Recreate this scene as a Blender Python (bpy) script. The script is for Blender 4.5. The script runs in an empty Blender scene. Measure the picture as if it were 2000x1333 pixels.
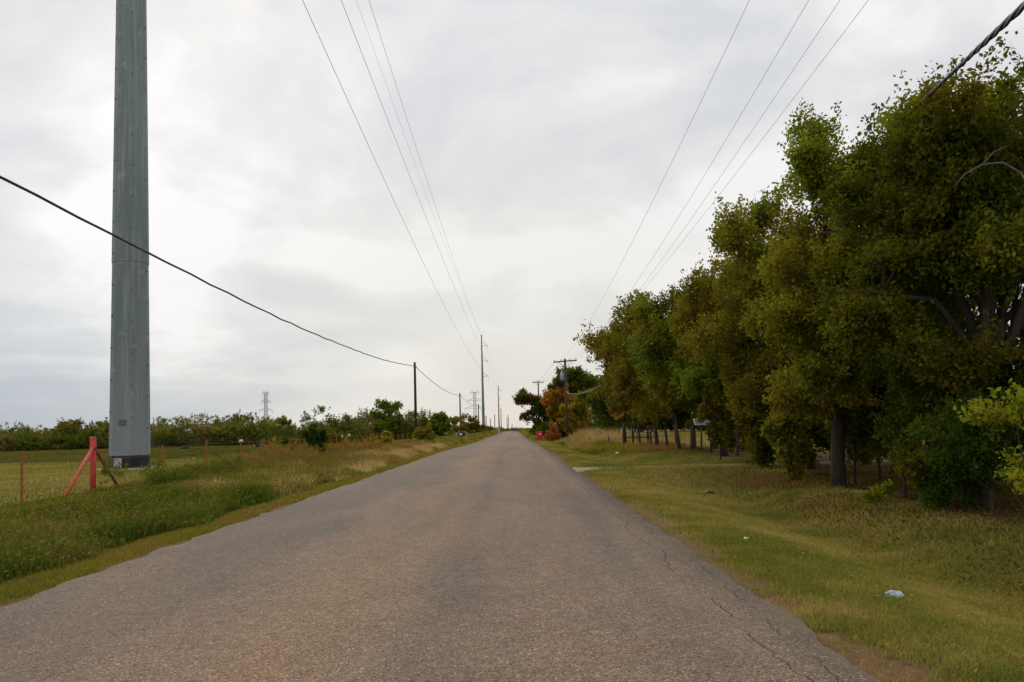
import bpy, math, random
import numpy as np
from mathutils import Vector, Matrix

random.seed(7)
RNG = np.random.default_rng(11)
scn = bpy.context.scene
COL = scn.collection
R = math.radians

# ------------------------------------------------------------------ camera
cam_d = bpy.data.cameras.new("camera")
cam = bpy.data.objects.new("camera", cam_d)
COL.objects.link(cam)
cam_d.sensor_width = 36.0
cam_d.lens = 26.1
cam_d.shift_y = 0.042
cam_d.clip_start = 0.05
cam_d.clip_end = 9000
cam.location = (0, 0, 1.5)
cam.rotation_euler = (Matrix.Rotation(R(93.3), 3, 'X') @ Matrix.Rotation(R(-1.5), 3, 'Z')).to_euler()
scn.camera = cam
scn.render.resolution_x, scn.render.resolution_y = 1024, 682
scn.view_settings.view_transform = 'Standard'
scn.view_settings.look = 'None'
scn.view_settings.exposure = 0.0
scn.view_settings.gamma = 1.0
scn.render.engine = 'CYCLES'
scn.cycles.max_bounces = 6
scn.cycles.diffuse_bounces = 3
scn.cycles.transmission_bounces = 4
scn.cycles.transparent_max_bounces = 6
scn.cycles.use_denoising = True

SUN_EL, SUN_ROT = R(38), R(-25)

# ------------------------------------------------------------------ node helpers
class NT:
    def __init__(s, nt):
        s.nt = nt
    def n(s, typ, ins=None, **kw):
        nd = s.nt.nodes.new(typ)
        for k, v in kw.items():
            setattr(nd, k, v)
        for k, v in (ins or {}).items():
            if isinstance(v, bpy.types.NodeSocket):
                s.nt.links.new(v, nd.inputs[k])
            else:
                nd.inputs[k].default_value = v
        return nd
    def link(s, a, b):
        s.nt.links.new(a, b)
    def math(s, op, a, b=None, c=None, clamp=False):
        ins = {0: a}
        if b is not None: ins[1] = b
        if c is not None: ins[2] = c
        return s.n('ShaderNodeMath', ins, operation=op, use_clamp=clamp).outputs[0]
    def noise(s, vec, scale, detail=4, rough=0.6, dist=0.0, lac=2.0):
        return s.n('ShaderNodeTexNoise', {'Vector': vec, 'Scale': scale, 'Detail': detail, 'Roughness': rough, 'Distortion': dist, 'Lacunarity': lac})
    def ramp(s, fac, stops, interp='LINEAR'):
        nd = s.n('ShaderNodeValToRGB', {'Fac': fac})
        cr = nd.color_ramp
        cr.interpolation = interp
        while len(cr.elements) < len(stops): cr.elements.new(0.5)
        for e, (p, c) in zip(cr.elements, stops):
            e.position = p
            e.color = (c, c, c, 1) if isinstance(c, (int, float)) else (*c, 1)
        return nd.outputs[0]
    def mix(s, fac, a, b, mode='MIX'):
        nd = s.nt.nodes.new('ShaderNodeMix')
        nd.data_type = 'RGBA'; nd.blend_type = mode
        for k, v in ((0, fac), (6, a), (7, b)):
            if isinstance(v, bpy.types.NodeSocket): s.nt.links.new(v, nd.inputs[k])
            elif isinstance(v, tuple): nd.inputs[k].default_value = (*v, 1)
            else: nd.inputs[k].default_value = v
        return nd.outputs[2]
    def mapr(s, v, a, b, c=0.0, d=1.0, smooth=False):
        return s.n('ShaderNodeMapRange', {0: v, 1: a, 2: b, 3: c, 4: d}, interpolation_type='SMOOTHSTEP' if smooth else 'LINEAR').outputs[0]

# ------------------------------------------------------------------ world: overcast sky
world = bpy.data.worlds.new("World")
scn.world = world
world.use_nodes = True
world.node_tree.nodes.clear()
W = NT(world.node_tree)
sky = W.n('ShaderNodeTexSky', sky_type='NISHITA', sun_disc=False, sun_elevation=SUN_EL, sun_rotation=SUN_ROT, air_density=1.0, dust_density=2.0)
bg1 = W.n('ShaderNodeBackground', {'Color': sky.outputs[0], 'Strength': 0.10})
tc = W.n('ShaderNodeTexCoord')
sep = W.n('ShaderNodeSeparateXYZ', {0: tc.outputs['Generated']})
dx, dy, dz = sep.outputs
zc = W.math('ADD', W.math('MAXIMUM', dz, 0.0), 0.42)
cv = W.n('ShaderNodeCombineXYZ', {0: W.math('DIVIDE', dx, zc), 1: W.math('DIVIDE', dy, zc), 2: 0.0}).outputs[0]
n1 = W.noise(cv, 2.6, 6, 0.55, 0.35).outputs[0]
n2 = W.noise(W.n('ShaderNodeVectorMath', {0: cv, 1: (7.3, 2.1, 4.4)}, operation='ADD').outputs[0], 1.0, 4, 0.5, 0.8).outputs[0]
cl = W.math('ADD', W.math('MULTIPLY', n1, 0.45), W.math('MULTIPLY', n2, 0.55))
ccol = W.ramp(cl, [(0.40, (0.60, 0.63, 0.69)), (0.465, (0.71, 0.73, 0.775)), (0.515, (0.81, 0.82, 0.84)), (0.56, (0.95, 0.955, 0.98))])
# pale warm band low ahead, blue grey band low on the left
az = W.math('ARCTAN2', dx, dy)
warm = W.math('MULTIPLY', W.mapr(dz, 0.0, 0.50, 1.0, 0.0, True), W.mapr(W.math('ABSOLUTE', W.math('ADD', az, -0.03)), 0.05, 0.62, 1.0, 0.0, True))
ccol = W.mix(W.math('MULTIPLY', warm, 0.75), ccol, (0.79, 0.765, 0.70))
hcv = W.n('ShaderNodeCombineXYZ', {0: W.math('MULTIPLY', az, 1.6), 1: W.math('MULTIPLY', dz, 9.0), 2: 3.0}).outputs[0]
n3 = W.noise(hcv, 2.2, 5, 0.55, 0.3).outputs[0]
low = W.mapr(dz, 0.0, 0.24, 1.0, 0.0, True)
leftw = W.mapr(az, -0.75, -0.02, 1.0, 0.10, True)
bands = W.math('MULTIPLY', W.math('MULTIPLY', low, W.mapr(n3, 0.36, 0.60, 0.25, 1.0, True)), leftw)
ccol = W.mix(bands, ccol, (0.41, 0.485, 0.575))
pink = W.math('MULTIPLY', W.mapr(dz, 0.0, 0.06, 1.0, 0.0, True), W.mapr(W.math('ABSOLUTE', az), 0.0, 0.12, 1.0, 0.0, True))
ccol = W.mix(W.math('MULTIPLY', pink, 0.6), ccol, (0.86, 0.74, 0.68))
bg2 = W.n('ShaderNodeBackground', {'Color': W.mix(1.0, ccol, (1.0, 0.99, 0.965), 'MULTIPLY'), 'Strength': 1.01})
ms = W.n('ShaderNodeMixShader', {0: 0.93, 1: bg1.outputs[0], 2: bg2.outputs[0]})
out = W.n('ShaderNodeOutputWorld', {0: ms.outputs[0]})

sun_d = bpy.data.lights.new("sun", 'SUN')
sun_d.energy = 1.35
sun_d.angle = R(18)
sun_d.color = (1.0, 0.95, 0.88)
sun = bpy.data.objects.new("sun", sun_d)
COL.objects.link(sun)
sd = Vector((math.sin(SUN_ROT) * math.cos(SUN_EL), math.cos(SUN_ROT) * math.cos(SUN_EL), math.sin(SUN_EL)))
sun.rotation_euler = sd.to_track_quat('Z', 'Y').to_euler()

# ------------------------------------------------------------------ generic helpers
def tag(o, label=None, cat=None, group=None, kind=None):
    if label: o['label'] = label
    if cat: o['category'] = cat
    if group: o['group'] = group
    if kind: o['kind'] = kind
    return o

def empty(name, loc, label, cat, group=None, rz=0.0):
    o = bpy.data.objects.new(name, None)
    o.empty_display_size = 0.2
    o.location = loc
    o.rotation_euler.z = rz
    COL.objects.link(o)
    return tag(o, label, cat, group)

def link(name, me, mat, parent=None):
    if mat: me.materials.append(mat)
    o = bpy.data.objects.new(name, me)
    COL.objects.link(o)
    if parent: o.parent = parent
    return o

class MB:
    """collects boxes, tubes and lathes into one mesh"""
    def __init__(s):
        s.v = []; s.f = []; s.sm = []
    def add(s, vs, fs, smooth=False):
        b = len(s.v)
        s.v += [tuple(v) for v in vs]
        s.f += [tuple(b + i for i in f) for f in fs]
        s.sm += [smooth] * len(fs)
        return s
    def box(s, c, d, rot=None, taper=1.0, bev=0.0):
        x, y, z = d[0] / 2, d[1] / 2, d[2] / 2
        if bev > 0:
            # chamfered vertical edges and top
            b = min(bev, x * .9, y * .9, z * .9)
            ring = lambda ex, ey, zz: [(-x + b * (1 - 0) + ex, -y + ey, zz)]
            def loop(inset, zz):
                xx, yy = x - inset, y - inset
                return [(-xx + b, -yy, zz), (xx - b, -yy, zz), (xx, -yy + b, zz), (xx, yy - b, zz), (xx - b, yy, zz), (-xx + b, yy, zz), (-xx, yy - b, zz), (-xx, -yy + b, zz)]
            L = [loop(b * .6, -z), loop(0, -z + b), loop(0, z - b), loop(b * .6, z)]
            vs = [p for l in L for p in l]
            fs = [tuple(range(7, -1, -1)), tuple(range(24, 32))]
            for k in range(3):
                for i in range(8):
                    j = (i + 1) % 8
                    fs.append((k * 8 + i, k * 8 + j, (k + 1) * 8 + j, (k + 1) * 8 + i))
        else:
            vs = [(-x * (taper if k else 1), 0, 0) for k in ()]
            vs = []
            for zz, t in ((-z, 1.0), (z, taper)):
                vs += [(-x * t, -y * t, zz), (x * t, -y * t, zz), (x * t, y * t, zz), (-x * t, y * t, zz)]
            fs = [(3, 2, 1, 0), (4, 5, 6, 7), (0, 1, 5, 4), (1, 2, 6, 5), (2, 3, 7, 6), (3, 0, 4, 7)]
        M = rot or Matrix.Identity(3)
        C = Vector(c)
        return s.add([M @ Vector(v) + C for v in vs], fs)
    def tube(s, pts, rad, n=8, caps=True, smooth=True):
        pts = [Vector(p) for p in pts]
        if not hasattr(rad, '__len__'): rad = [rad] * len(pts)
        rings = []
        up = None
        for i, p in enumerate(pts):
            a = pts[max(i - 1, 0)]; b = pts[min(i + 1, len(pts) - 1)]
            t = (b - a).normalized()
            if up is None:
                up = Vector((0, 0, 1)) if abs(t.z) < .9 else Vector((1, 0, 0))
            u = t.cross(up).normalized(); w = u.cross(t).normalized(); up = w
            rings.append([p + (u * math.cos(2 * math.pi * k / n) + w * math.sin(2 * math.pi * k / n)) * rad[i] for k in range(n)])
        vs = [v for r in rings for v in r]
        fs = []
        for i in range(len(pts) - 1):
            for k in range(n):
                j = (k + 1) % n
                fs.append((i * n + k, i * n + j, (i + 1) * n + j, (i + 1) * n + k))
        b = len(s.v)
        s.add(vs, fs, smooth)
        if caps:
            s.f += [tuple(b + k for k in range(n - 1, -1, -1)), tuple(b + (len(pts) - 1) * n + k for k in range(n))]
            s.sm += [False, False]
        return s
    def bar(s, a, b, r, n=4):
        return s.tube([a, b], r, n, smooth=False)
    def build(s, name, mat, parent=None):
        me = bpy.data.meshes.new(name)
        me.from_pydata(s.v, [], s.f)
        me.polygons.foreach_set('use_smooth', s.sm)
        me.update()
        return link(name, me, mat, parent)

def big_mesh(name, V, tris=None, quads=None, cols=None, smooth=False):
    me = bpy.data.meshes.new(name)
    V = np.ascontiguousarray(V, dtype=np.float32)
    me.vertices.add(len(V))
    me.vertices.foreach_set('co', V.ravel())
    idx = []; tot = []
    if quads is not None and len(quads): idx.append(quads.ravel()); tot.append(np.full(len(quads), 4))
    if tris is not None and len(tris): idx.append(tris.ravel()); tot.append(np.full(len(tris), 3))
    idx = np.concatenate(idx).astype(np.int32); tot = np.concatenate(tot).astype(np.int32)
    start = np.concatenate([[0], np.cumsum(tot)[:-1]]).astype(np.int32)
    me.loops.add(len(idx))
    me.loops.foreach_set('vertex_index', idx)
    me.polygons.add(len(tot))
    me.polygons.foreach_set('loop_start', start)
    me.polygons.foreach_set('loop_total', tot)
    if smooth: me.polygons.foreach_set('use_smooth', np.ones(len(tot), dtype=bool))
    if cols is not None:
        at = me.color_attributes.new('Col', 'FLOAT_COLOR', 'POINT')
        c = np.ones((len(V), 4), dtype=np.float32); c[:, :3] = cols
        at.data.foreach_set('color', c.ravel())
    me.update(calc_edges=True)
    return me

# value noise in numpy
_perm = np.random.default_rng(3).random((256, 256))
def vnoise(x, y, s=1.0, off=0.0):
    x = np.asarray(x, float) / s + off; y = np.asarray(y, float) / s + off * 1.7
    xi = np.floor(x).astype(int); yi = np.floor(y).astype(int)
    fx = x - xi; fy = y - yi
    fx = fx * fx * (3 - 2 * fx); fy = fy * fy * (3 - 2 * fy)
    g = lambda a, b: _perm[a % 256, b % 256]
    return (g(xi, yi) * (1 - fx) + g(xi + 1, yi) * fx) * (1 - fy) + (g(xi, yi + 1) * (1 - fx) + g(xi + 1, yi + 1) * fx) * fy
def fnoise(x, y, s=1.0, off=0.0):
    return (vnoise(x, y, s, off) + .5 * vnoise(x, y, s / 2.1, off + 9) + .25 * vnoise(x, y, s / 4.3, off + 21)) / 1.75

# ------------------------------------------------------------------ terrain shape
def sst(a, b, x):
    t = np.clip((np.asarray(x, float) - a) / (b - a), 0, 1)
    return t * t * (3 - 2 * t)
def road_z(y):
    return -0.25 * sst(40, 100, y) - 0.25 * sst(110, 200, y) - 5.5 * (1 - np.exp(-(np.maximum(np.asarray(y, float) - 325, 0) / 260) ** 2))
def road_l(y): return -4.68 + 0.35 * sst(45, 90, y) + 0.65 * sst(90, 200, y)
def road_r(y): return 2.06 - 0.10 * sst(60, 160, y)
def H(x, y):
    x = np.asarray(x, float); y = np.asarray(y, float)
    z = road_z(y)
    drive = 1 - sst(3.0, 1.6, np.abs(y - (26.2 + 0.0 * x))) * 0.0
    dmask = sst(1.8, 4.5, np.abs(y - 25.9))
    z = z - 0.40 * np.exp(-((x - 5.0) / 1.25) ** 2) * dmask
    z = z - 0.20 * np.exp(-((x + 6.6) / 0.9) ** 2)
    side = sst(2.4, 4.5, x) + sst(-5.1, -7.5, x) * 1.0
    z = z + side * (fnoise(x, y, 6.0) - .5) * 0.16
    far = sst(14, 60, np.abs(x))
    z = z + far * (fnoise(x, y, 55.0, 4.0) - .5) * 0.5
    z = z - 0.022
    return z

# ------------------------------------------------------------------ materials
def mat_new(name):
    m = bpy.data.materials.new(name)
    m.use_nodes = True
    m.node_tree.nodes.clear()
    return m, NT(m.node_tree)

def finish(T, bsdf, disp=None):
    o = T.n('ShaderNodeOutputMaterial', {0: bsdf})
    return o

def simple(name, col, rough=0.7, metal=0.0, var=0.15, scale=3.0, bump=0.0, spec=0.4, stretch=None):
    m, T = mat_new(name)
    tc = T.n('ShaderNodeTexCoord').outputs['Object']
    if stretch:
        tc = T.n('ShaderNodeMapping', {0: tc, 3: stretch}).outputs[0]
    nz = T.noise(tc, scale, 5, 0.6).outputs[0]
    nz2 = T.noise(tc, scale * 6.3, 4, 0.6).outputs[0]
    f = T.math('ADD', T.math('MULTIPLY', nz, 0.65), T.math('MULTIPLY', nz2, 0.35))
    a = tuple(c * (1 - var) for c in col); b = tuple(min(1, c * (1 + var)) for c in col)
    c = T.ramp(f, [(0.3, a), (0.7, b)])
    p = T.n('ShaderNodeBsdfPrincipled', {'Base Color': c, 'Roughness': rough, 'Metallic': metal, 'Specular IOR Level': spec})
    if bump:
        bp = T.n('ShaderNodeBump', {'Height': nz2, 'Strength': bump, 'Distance': 0.01})
        T.link(bp.outputs[0], p.inputs['Normal'])
    finish(T, p.outputs[0])
    return m

def leaf_mat(name, trans=0.35, spec=0.25, rough=0.55, hue=0.0):
    m, T = mat_new(name)
    at = T.n('ShaderNodeAttribute', attribute_name='Col').outputs['Color']
    p = T.n('ShaderNodeBsdfPrincipled', {'Base Color': at, 'Roughness': rough, 'Specular IOR Level': spec})
    tr = T.n('ShaderNodeBsdfTranslucent', {'Color': T.mix(0.5, at, T.mix(1.0, at, (1.25, 1.2, 0.5), 'MULTIPLY'))})
    ms = T.n('ShaderNodeMixShader', {0: trans, 1: p.outputs[0], 2: tr.outputs[0]})
    finish(T, ms.outputs[0])
    return m

M = {}
M['leaf'] = leaf_mat('leaf', .45, .06, .7)
M['grass'] = leaf_mat('grass_blade', 0.28, 0.02, 0.9)
M['bark'] = simple('bark', (0.055, 0.042, 0.032), 0.95, var=0.45, scale=5, bump=0.8, stretch=(1, 1, .25), spec=.15)
M['bark_pale'] = simple('bark_pale', (0.30, 0.26, 0.20), 0.9, var=0.25, scale=8, bump=0.4)
M['wood_pole'] = simple('brown_pole_wood', (0.075, 0.052, 0.032), 0.9, var=0.35, scale=6, bump=0.6, stretch=(1, 1, .15))
M['branch'] = simple('grey_branch', (0.14, 0.13, 0.10), 0.9, var=0.25, scale=8, bump=0.4)
M['wood_dark'] = simple('creosote_wood', (0.050, 0.024, 0.022), 0.85, var=0.4, scale=4, bump=0.4, stretch=(1, 1, .1))
M['wood_grey'] = simple('weathered_wood', (0.062, 0.045, 0.032), 0.9, var=0.35, scale=6, bump=0.6, stretch=(1, 1, .15))
M['rust'] = simple('rusty_steel', (0.30, 0.12, 0.035), 0.85, var=0.4, scale=14, bump=0.3)
M['red'] = simple('red_paint', (0.52, 0.050, 0.042), 0.7, var=0.32, scale=9, bump=0.35)
M['red_faded'] = simple('faded_red_paint', (0.60, 0.11, 0.07), 0.75, var=0.3, scale=11, bump=0.35)
M['red_dark'] = simple('weathered_red_paint', (0.24, 0.035, 0.025), 0.7, var=0.5, scale=12, bump=0.3)
M['red_plastic'] = simple('red_plastic', (0.62, 0.03, 0.035), 0.4, var=0.1, scale=4)
M['black'] = simple('black_paint', (0.016, 0.015, 0.017), 0.45, var=0.3, scale=9)
M['cable'] = simple('black_cable', (0.012, 0.014, 0.024), 0.5, var=0.2, scale=9)
M['wire'] = simple('weathered_wire', (0.07, 0.075, 0.085), 0.5, metal=0.3, var=0.1)
M['wire_pale'] = simple('pale_wire', (0.50, 0.47, 0.38), 0.6, var=0.1)
M['galv'] = simple('galvanised_steel', (0.30, 0.32, 0.36), 0.55, metal=0.25, var=0.15, scale=2)
M['lattice'] = simple('lattice_steel', (0.27, 0.29, 0.34), 0.6, var=0.1, scale=.3)
M['white'] = simple('white_paint', (0.75, 0.76, 0.74), 0.6, var=0.08, scale=9)
M['concrete'] = simple('concrete', (0.36, 0.33, 0.28), 0.9, var=0.18, scale=5, bump=0.4)
M['ceramic'] = simple('grey_ceramic', (0.30, 0.29, 0.28), 0.35, var=0.1)
M['panel'] = simple('blue_grey_panel', (0.13, 0.14, 0.18), 0.35, var=0.15, scale=6)
M['pale_plate'] = simple('pale_plate', (.38, .41, .44), 0.6, var=.08)
M['dark_plate'] = simple('dark_plate', (.10, .12, .13), 0.6, var=.1)
M['glass'] = simple('dark_glass', (0.02, 0.022, 0.026), 0.1, var=0.1, spec=.6)
M['car'] = simple('dark_car_paint', (0.05, 0.055, 0.07), 0.3, var=0.05)
M['tail'] = simple('red_lens', (0.4, 0.02, 0.02), 0.3, var=0.05)
M['hide_black'] = simple('black_hide', (0.012, 0.010, 0.009), 0.8, var=0.3, scale=5)
M['hide_brown'] = simple('brown_hide', (0.045, 0.028, 0.018), 0.8, var=0.3, scale=5)
M['pedestal'] = simple('pale_green_metal', (0.36, 0.42, 0.30), 0.6, var=0.1)
M['litter'] = simple('white_litter', (0.80, 0.78, 0.70), 0.6, var=0.06, scale=20)
M['bird'] = simple('dark_feathers', (0.03, 0.022, 0.022), 0.8, var=0.2, scale=30)

# steel monopole shaft: weathered galvanised plates
def shaft_mat():
    m, T = mat_new('weathered_pole_steel')
    tc = T.n('ShaderNodeTexCoord').outputs['Object']
    st = T.n('ShaderNodeMapping', {0: tc, 3: (1, 1, 0.12)}).outputs[0]
    a = T.noise(st, 1.2, 5, 0.6).outputs[0]
    b = T.noise(tc, 9.0, 6, 0.7).outputs[0]
    f = T.math('ADD', T.math('MULTIPLY', a, 0.55), T.math('MULTIPLY', b, 0.45))
    c = T.ramp(f, [(0.30, (0.105, 0.140, 0.138)), (0.50, (0.165, 0.205, 0.202)), (0.72, (0.26, 0.30, 0.30))])
    z = T.n('ShaderNodeSeparateXYZ', {0: tc}).outputs[2]
    c = T.mix(T.mapr(z, 0.5, 6.5, 0.55, 0.0, True), c, (0.28, 0.31, 0.36))   # paler, bluer tint towards the ground, fading out up the lower shaft
    stk = T.ramp(T.noise(T.n('ShaderNodeMapping', {0: tc, 3: (1, 1, 0.03)}).outputs[0], 7.0, 4, 0.65).outputs[0], [(0.50, 0.0), (0.66, 1.0)])
    c = T.mix(T.math('MULTIPLY', stk, 0.45), c, (0.33, 0.36, 0.36))
    pal_ = T.ramp(T.noise(tc, 1.9, 3, 0.5).outputs[0], [(0.62, 0.0), (0.70, 1.0)])
    c = T.mix(T.math('MULTIPLY', pal_, 0.35), c, (0.36, 0.39, 0.38))
    sp = T.ramp(T.noise(tc, 45, 3, 0.6).outputs[0], [(0.66, 0.0), (0.72, 1.0)])
    c = T.mix(T.math('MULTIPLY', sp, 0.35), c, (0.10, 0.11, 0.12))
    p = T.n('ShaderNodeBsdfPrincipled', {'Base Color': c, 'Roughness': 0.62, 'Metallic': 0.15, 'Specular IOR Level': 0.35})
    bp = T.n('ShaderNodeBump', {'Height': b, 'Strength': 0.12, 'Distance': 0.01})
    T.link(bp.outputs[0], p.inputs['Normal'])
    finish(T, p.outputs[0])
    return m
M['shaft'] = shaft_mat()

def ground_mat():
    m, T = mat_new('grassy_ground')
    tc = T.n('ShaderNodeTexCoord').outputs['Object']
    sx, sy, sz = T.n('ShaderNodeSeparateXYZ', {0: tc}).outputs
    big = T.noise(tc, 0.11, 5, 0.6, 0.5).outputs[0]
    mid = T.noise(tc, 0.9, 6, 0.65, 0.3).outputs[0]
    fine = T.noise(tc, 14, 5, 0.7).outputs[0]
    vf = T.noise(tc, 70, 4, 0.7).outputs[0]
    mixn = T.math('ADD', T.math('ADD', T.math('MULTIPLY', big, 0.35), T.math('MULTIPLY', mid, 0.35)), T.math('MULTIPLY', fine, 0.30))
    past = T.ramp(mixn, [(0.36, (0.10, 0.11, 0.026)), (0.48, (0.17, 0.16, 0.045)), (0.56, (0.23, 0.20, 0.065)), (0.66, (0.30, 0.245, 0.10))])
    dark = T.ramp(mixn, [(0.36, (0.045, 0.06, 0.014)), (0.50, (0.085, 0.095, 0.026)), (0.66, (0.14, 0.125, 0.042))])
    verge = T.ramp(mixn, [(0.36, (0.085, 0.095, 0.018)), (0.48, (0.14, 0.132, 0.030)), (0.58, (0.20, 0.165, 0.050)), (0.68, (0.26, 0.19, 0.085))])
    # taller darker grass in the back of the pasture
    wob = T.math('MULTIPLY', T.math('SUBTRACT', big, 0.5), 26.0)
    back = T.mapr(T.math('ADD', sy, wob), 50, 60, 0, 1, True)
    c = T.mix(back, past, dark)
    right = T.mapr(sx, -5.6, -4.6, 0, 1, True)
    c = T.mix(right, c, verge)
    # leaf litter and shade-loving thin turf below the right-hand trees
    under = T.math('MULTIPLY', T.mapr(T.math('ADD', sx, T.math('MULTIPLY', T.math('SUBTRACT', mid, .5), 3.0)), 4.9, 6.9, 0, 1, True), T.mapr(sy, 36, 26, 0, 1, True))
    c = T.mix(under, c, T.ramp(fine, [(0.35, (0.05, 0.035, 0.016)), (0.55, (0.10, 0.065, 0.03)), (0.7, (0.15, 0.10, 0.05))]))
    # bare soil along the asphalt edges
    nx = T.math('MULTIPLY', T.math('SUBTRACT', mid, 0.5), 0.9)
    er = T.math('ADD', sx, nx)
    soilr = T.mapr(er, 2.28, 2.60, 1, 0, True)
    e2 = T.math('ADD', sx, T.math('MULTIPLY', T.math('SUBTRACT', mid, 0.5), -0.6))
    soill = T.mapr(e2, -5.15, -4.9, 0, 1, True)
    patch = T.math('MULTIPLY', T.mapr(er, 2.5, 2.95, 1, 0, True), T.mapr(sy, 5.9, 4.9, 0, 1, True))
    soil = T.ramp(fine, [(0.3, (0.12, 0.075, 0.042)), (0.7, (0.24, 0.15, 0.088))])
    sf = T.math('MAXIMUM', T.math('MULTIPLY', T.math('MULTIPLY', soilr, soill), 0.85), patch, clamp=True)
    c = T.mix(sf, c, soil)
    c = T.mix(T.math('MULTIPLY', T.ramp(vf, [(0.40, 1.0), (0.60, 0.0)]), 0.45), c, T.mix(1.0, c, (0.35, 0.35, 0.30), 'MULTIPLY'))
    c = T.mix(1.0, c, (1.20, 1.10, .98), 'MULTIPLY')
    p = T.n('ShaderNodeBsdfPrincipled', {'Base Color': c, 'Roughness': 1.0, 'Specular IOR Level': 0.1})
    h = T.math('ADD', T.math('MULTIPLY', fine, 0.6), T.math('MULTIPLY', vf, 0.4))
    bp = T.n('ShaderNodeBump', {'Height': h, 'Strength': 0.6, 'Distance': 0.06})
    T.link(bp.outputs[0], p.inputs['Normal'])
    finish(T, p.outputs[0])
    return m

def road_mat():
    m, T = mat_new('chip_seal_asphalt')
    tc = T.n('ShaderNodeTexCoord').outputs['Object']
    sx, sy, sz = T.n('ShaderNodeSeparateXYZ', {0: tc}).outputs
    stretched = T.n('ShaderNodeMapping', {0: tc, 3: (1, 0.12, 1)}).outputs[0]
    la = T.noise(stretched, 0.9, 5, 0.6, 0.4).outputs[0]
    mid = T.noise(tc, 1.3, 5, 0.6).outputs[0]
    agg = T.n('ShaderNodeTexVoronoi', {'Vector': tc, 'Scale': 95.0, 'Randomness': 1.0})
    agc = T.n('ShaderNodeSeparateColor', {0: agg.outputs['Color']}).outputs[0]
    agg2 = T.noise(tc, 75, 5, 0.75).outputs[0]
    grit = T.noise(tc, 12, 4, 0.7).outputs[0]
    base = T.ramp(T.math('ADD', T.math('MULTIPLY', la, 0.6), T.math('MULTIPLY', mid, 0.4)), [(0.34, (0.185, 0.146, 0.115)), (0.50, (0.235, 0.184, 0.140)), (0.66, (0.28, 0.215, 0.158))])
    # greyer left lane, tan bleached centre, darker wheel paths
    wx = T.math('ADD', sx, T.math('MULTIPLY', T.math('SUBTRACT', la, 0.5), 0.7))
    leftl = T.math('MULTIPLY', T.mapr(wx, -2.4, -3.1, 0, 1, True), 0.75)
    base = T.mix(T.math('MULTIPLY', leftl, .75), base, (0.170, 0.155, 0.132))
    tan = T.math('MULTIPLY', T.mapr(T.math('ABSOLUTE', T.math('ADD', wx, 1.5)), 0.0, 0.85, 1, 0, True), 0.40)
    base = T.mix(tan, base, (0.34, 0.235, 0.125))
    wp = T.math('MAXIMUM', T.mapr(T.math('ABSOLUTE', T.math('ADD', wx, 0.62)), 0.0, 0.34, 1, 0, True), T.mapr(T.math('ABSOLUTE', T.math('ADD', wx, -1.15)), 0.0, 0.34, 1, 0, True))
    base = T.mix(T.math('MULTIPLY', wp, 0.22), base, (0.115, 0.105, 0.098))
    # patchy dark joint along the broken right edge
    edge = T.mapr(T.math('ADD', sx, T.math('MULTIPLY', T.math('SUBTRACT', mid, .5), .5)), 1.62, 1.85, 0, 1, True)
    base = T.mix(T.math('MULTIPLY', edge, 0.55), base, (0.19, 0.165, 0.130))
    base = T.mix(1.0, base, (0.96, 0.86, 0.79), 'MULTIPLY')
    blot = T.noise(T.n('ShaderNodeMapping', {0: tc, 3: (1, 0.35, 1)}).outputs[0], 0.55, 5, 0.6, 0.6)
    base = T.mix(T.math('MULTIPLY', T.ramp(blot.outputs[0], [(0.46, 0.0), (0.60, 1.0)]), 0.30), base, (0.27, 0.165, 0.105))
    base = T.mix(T.math('MULTIPLY', T.ramp(T.n('ShaderNodeSeparateColor', {0: blot.outputs['Color']}).outputs[1], [(0.47, 0.0), (0.60, 1.0)]), 0.30), base, (0.115, 0.108, 0.10))
    # stones
    st = T.ramp(agc, [(0.0, 0.35), (0.25, 0.80), (0.62, 1.0), (0.90, 1.12), (0.96, 1.7), (1.0, 2.2)])
    g2 = T.ramp(agg2, [(0.36, 0.58), (0.50, 1.0), (0.64, 1.38)])
    g3 = T.ramp(grit, [(0.35, 0.86), (0.65, 1.14)])
    k = T.math('MULTIPLY', T.math('MULTIPLY', st, g2), g3)
    kc = T.n('ShaderNodeCombineColor', {0: k, 1: k, 2: k}).outputs[0]
    c = T.mix(1.0, base, kc, 'MULTIPLY')
    # cracks along the right edge and a transverse one
    wv = T.math('MULTIPLY', T.math('SUBTRACT', T.noise(T.n('ShaderNodeCombineXYZ', {0: 0.0, 1: sy, 2: 0.0}).outputs[0], 0.55, 6, 0.65).outputs[0], 0.5), 0.75)
    wv2 = T.math('MULTIPLY', T.math('SUBTRACT', T.noise(T.n('ShaderNodeCombineXYZ', {0: 5.0, 1: sy, 2: 8.0}).outputs[0], 0.8, 6, 0.65).outputs[0], 0.5), 0.5)
    d1 = T.math('ABSOLUTE', T.math('SUBTRACT', sx, T.math('ADD', wv, 1.62)))
    d2 = T.math('ABSOLUTE', T.math('SUBTRACT', sx, T.math('ADD', wv2, 1.86)))
    wvx = T.math('MULTIPLY', T.math('SUBTRACT', T.noise(T.n('ShaderNodeCombineXYZ', {0: sx, 1: 3.0, 2: 1.0}).outputs[0], 1.3, 6, 0.65).outputs[0], 0.5), 0.5)
    d3 = T.math('ADD', T.math('ABSOLUTE', T.math('SUBTRACT', sy, T.math('ADD', wvx, 7.65))), T.math('MULTIPLY', T.mapr(T.math('ABSOLUTE', T.math('ADD', sx, .7)), .6, 1.4, 0, 1), 0.05))
    gate = T.ramp(T.noise(tc, 1.1, 3, 0.6).outputs[0], [(0.36, 0.05), (0.42, 0.0)])
    d1 = T.math('ADD', d1, gate)
    gate2 = T.ramp(T.noise(tc, 1.7, 3, 0.6).outputs[0], [(0.44, 0.05), (0.50, 0.0)])
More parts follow.
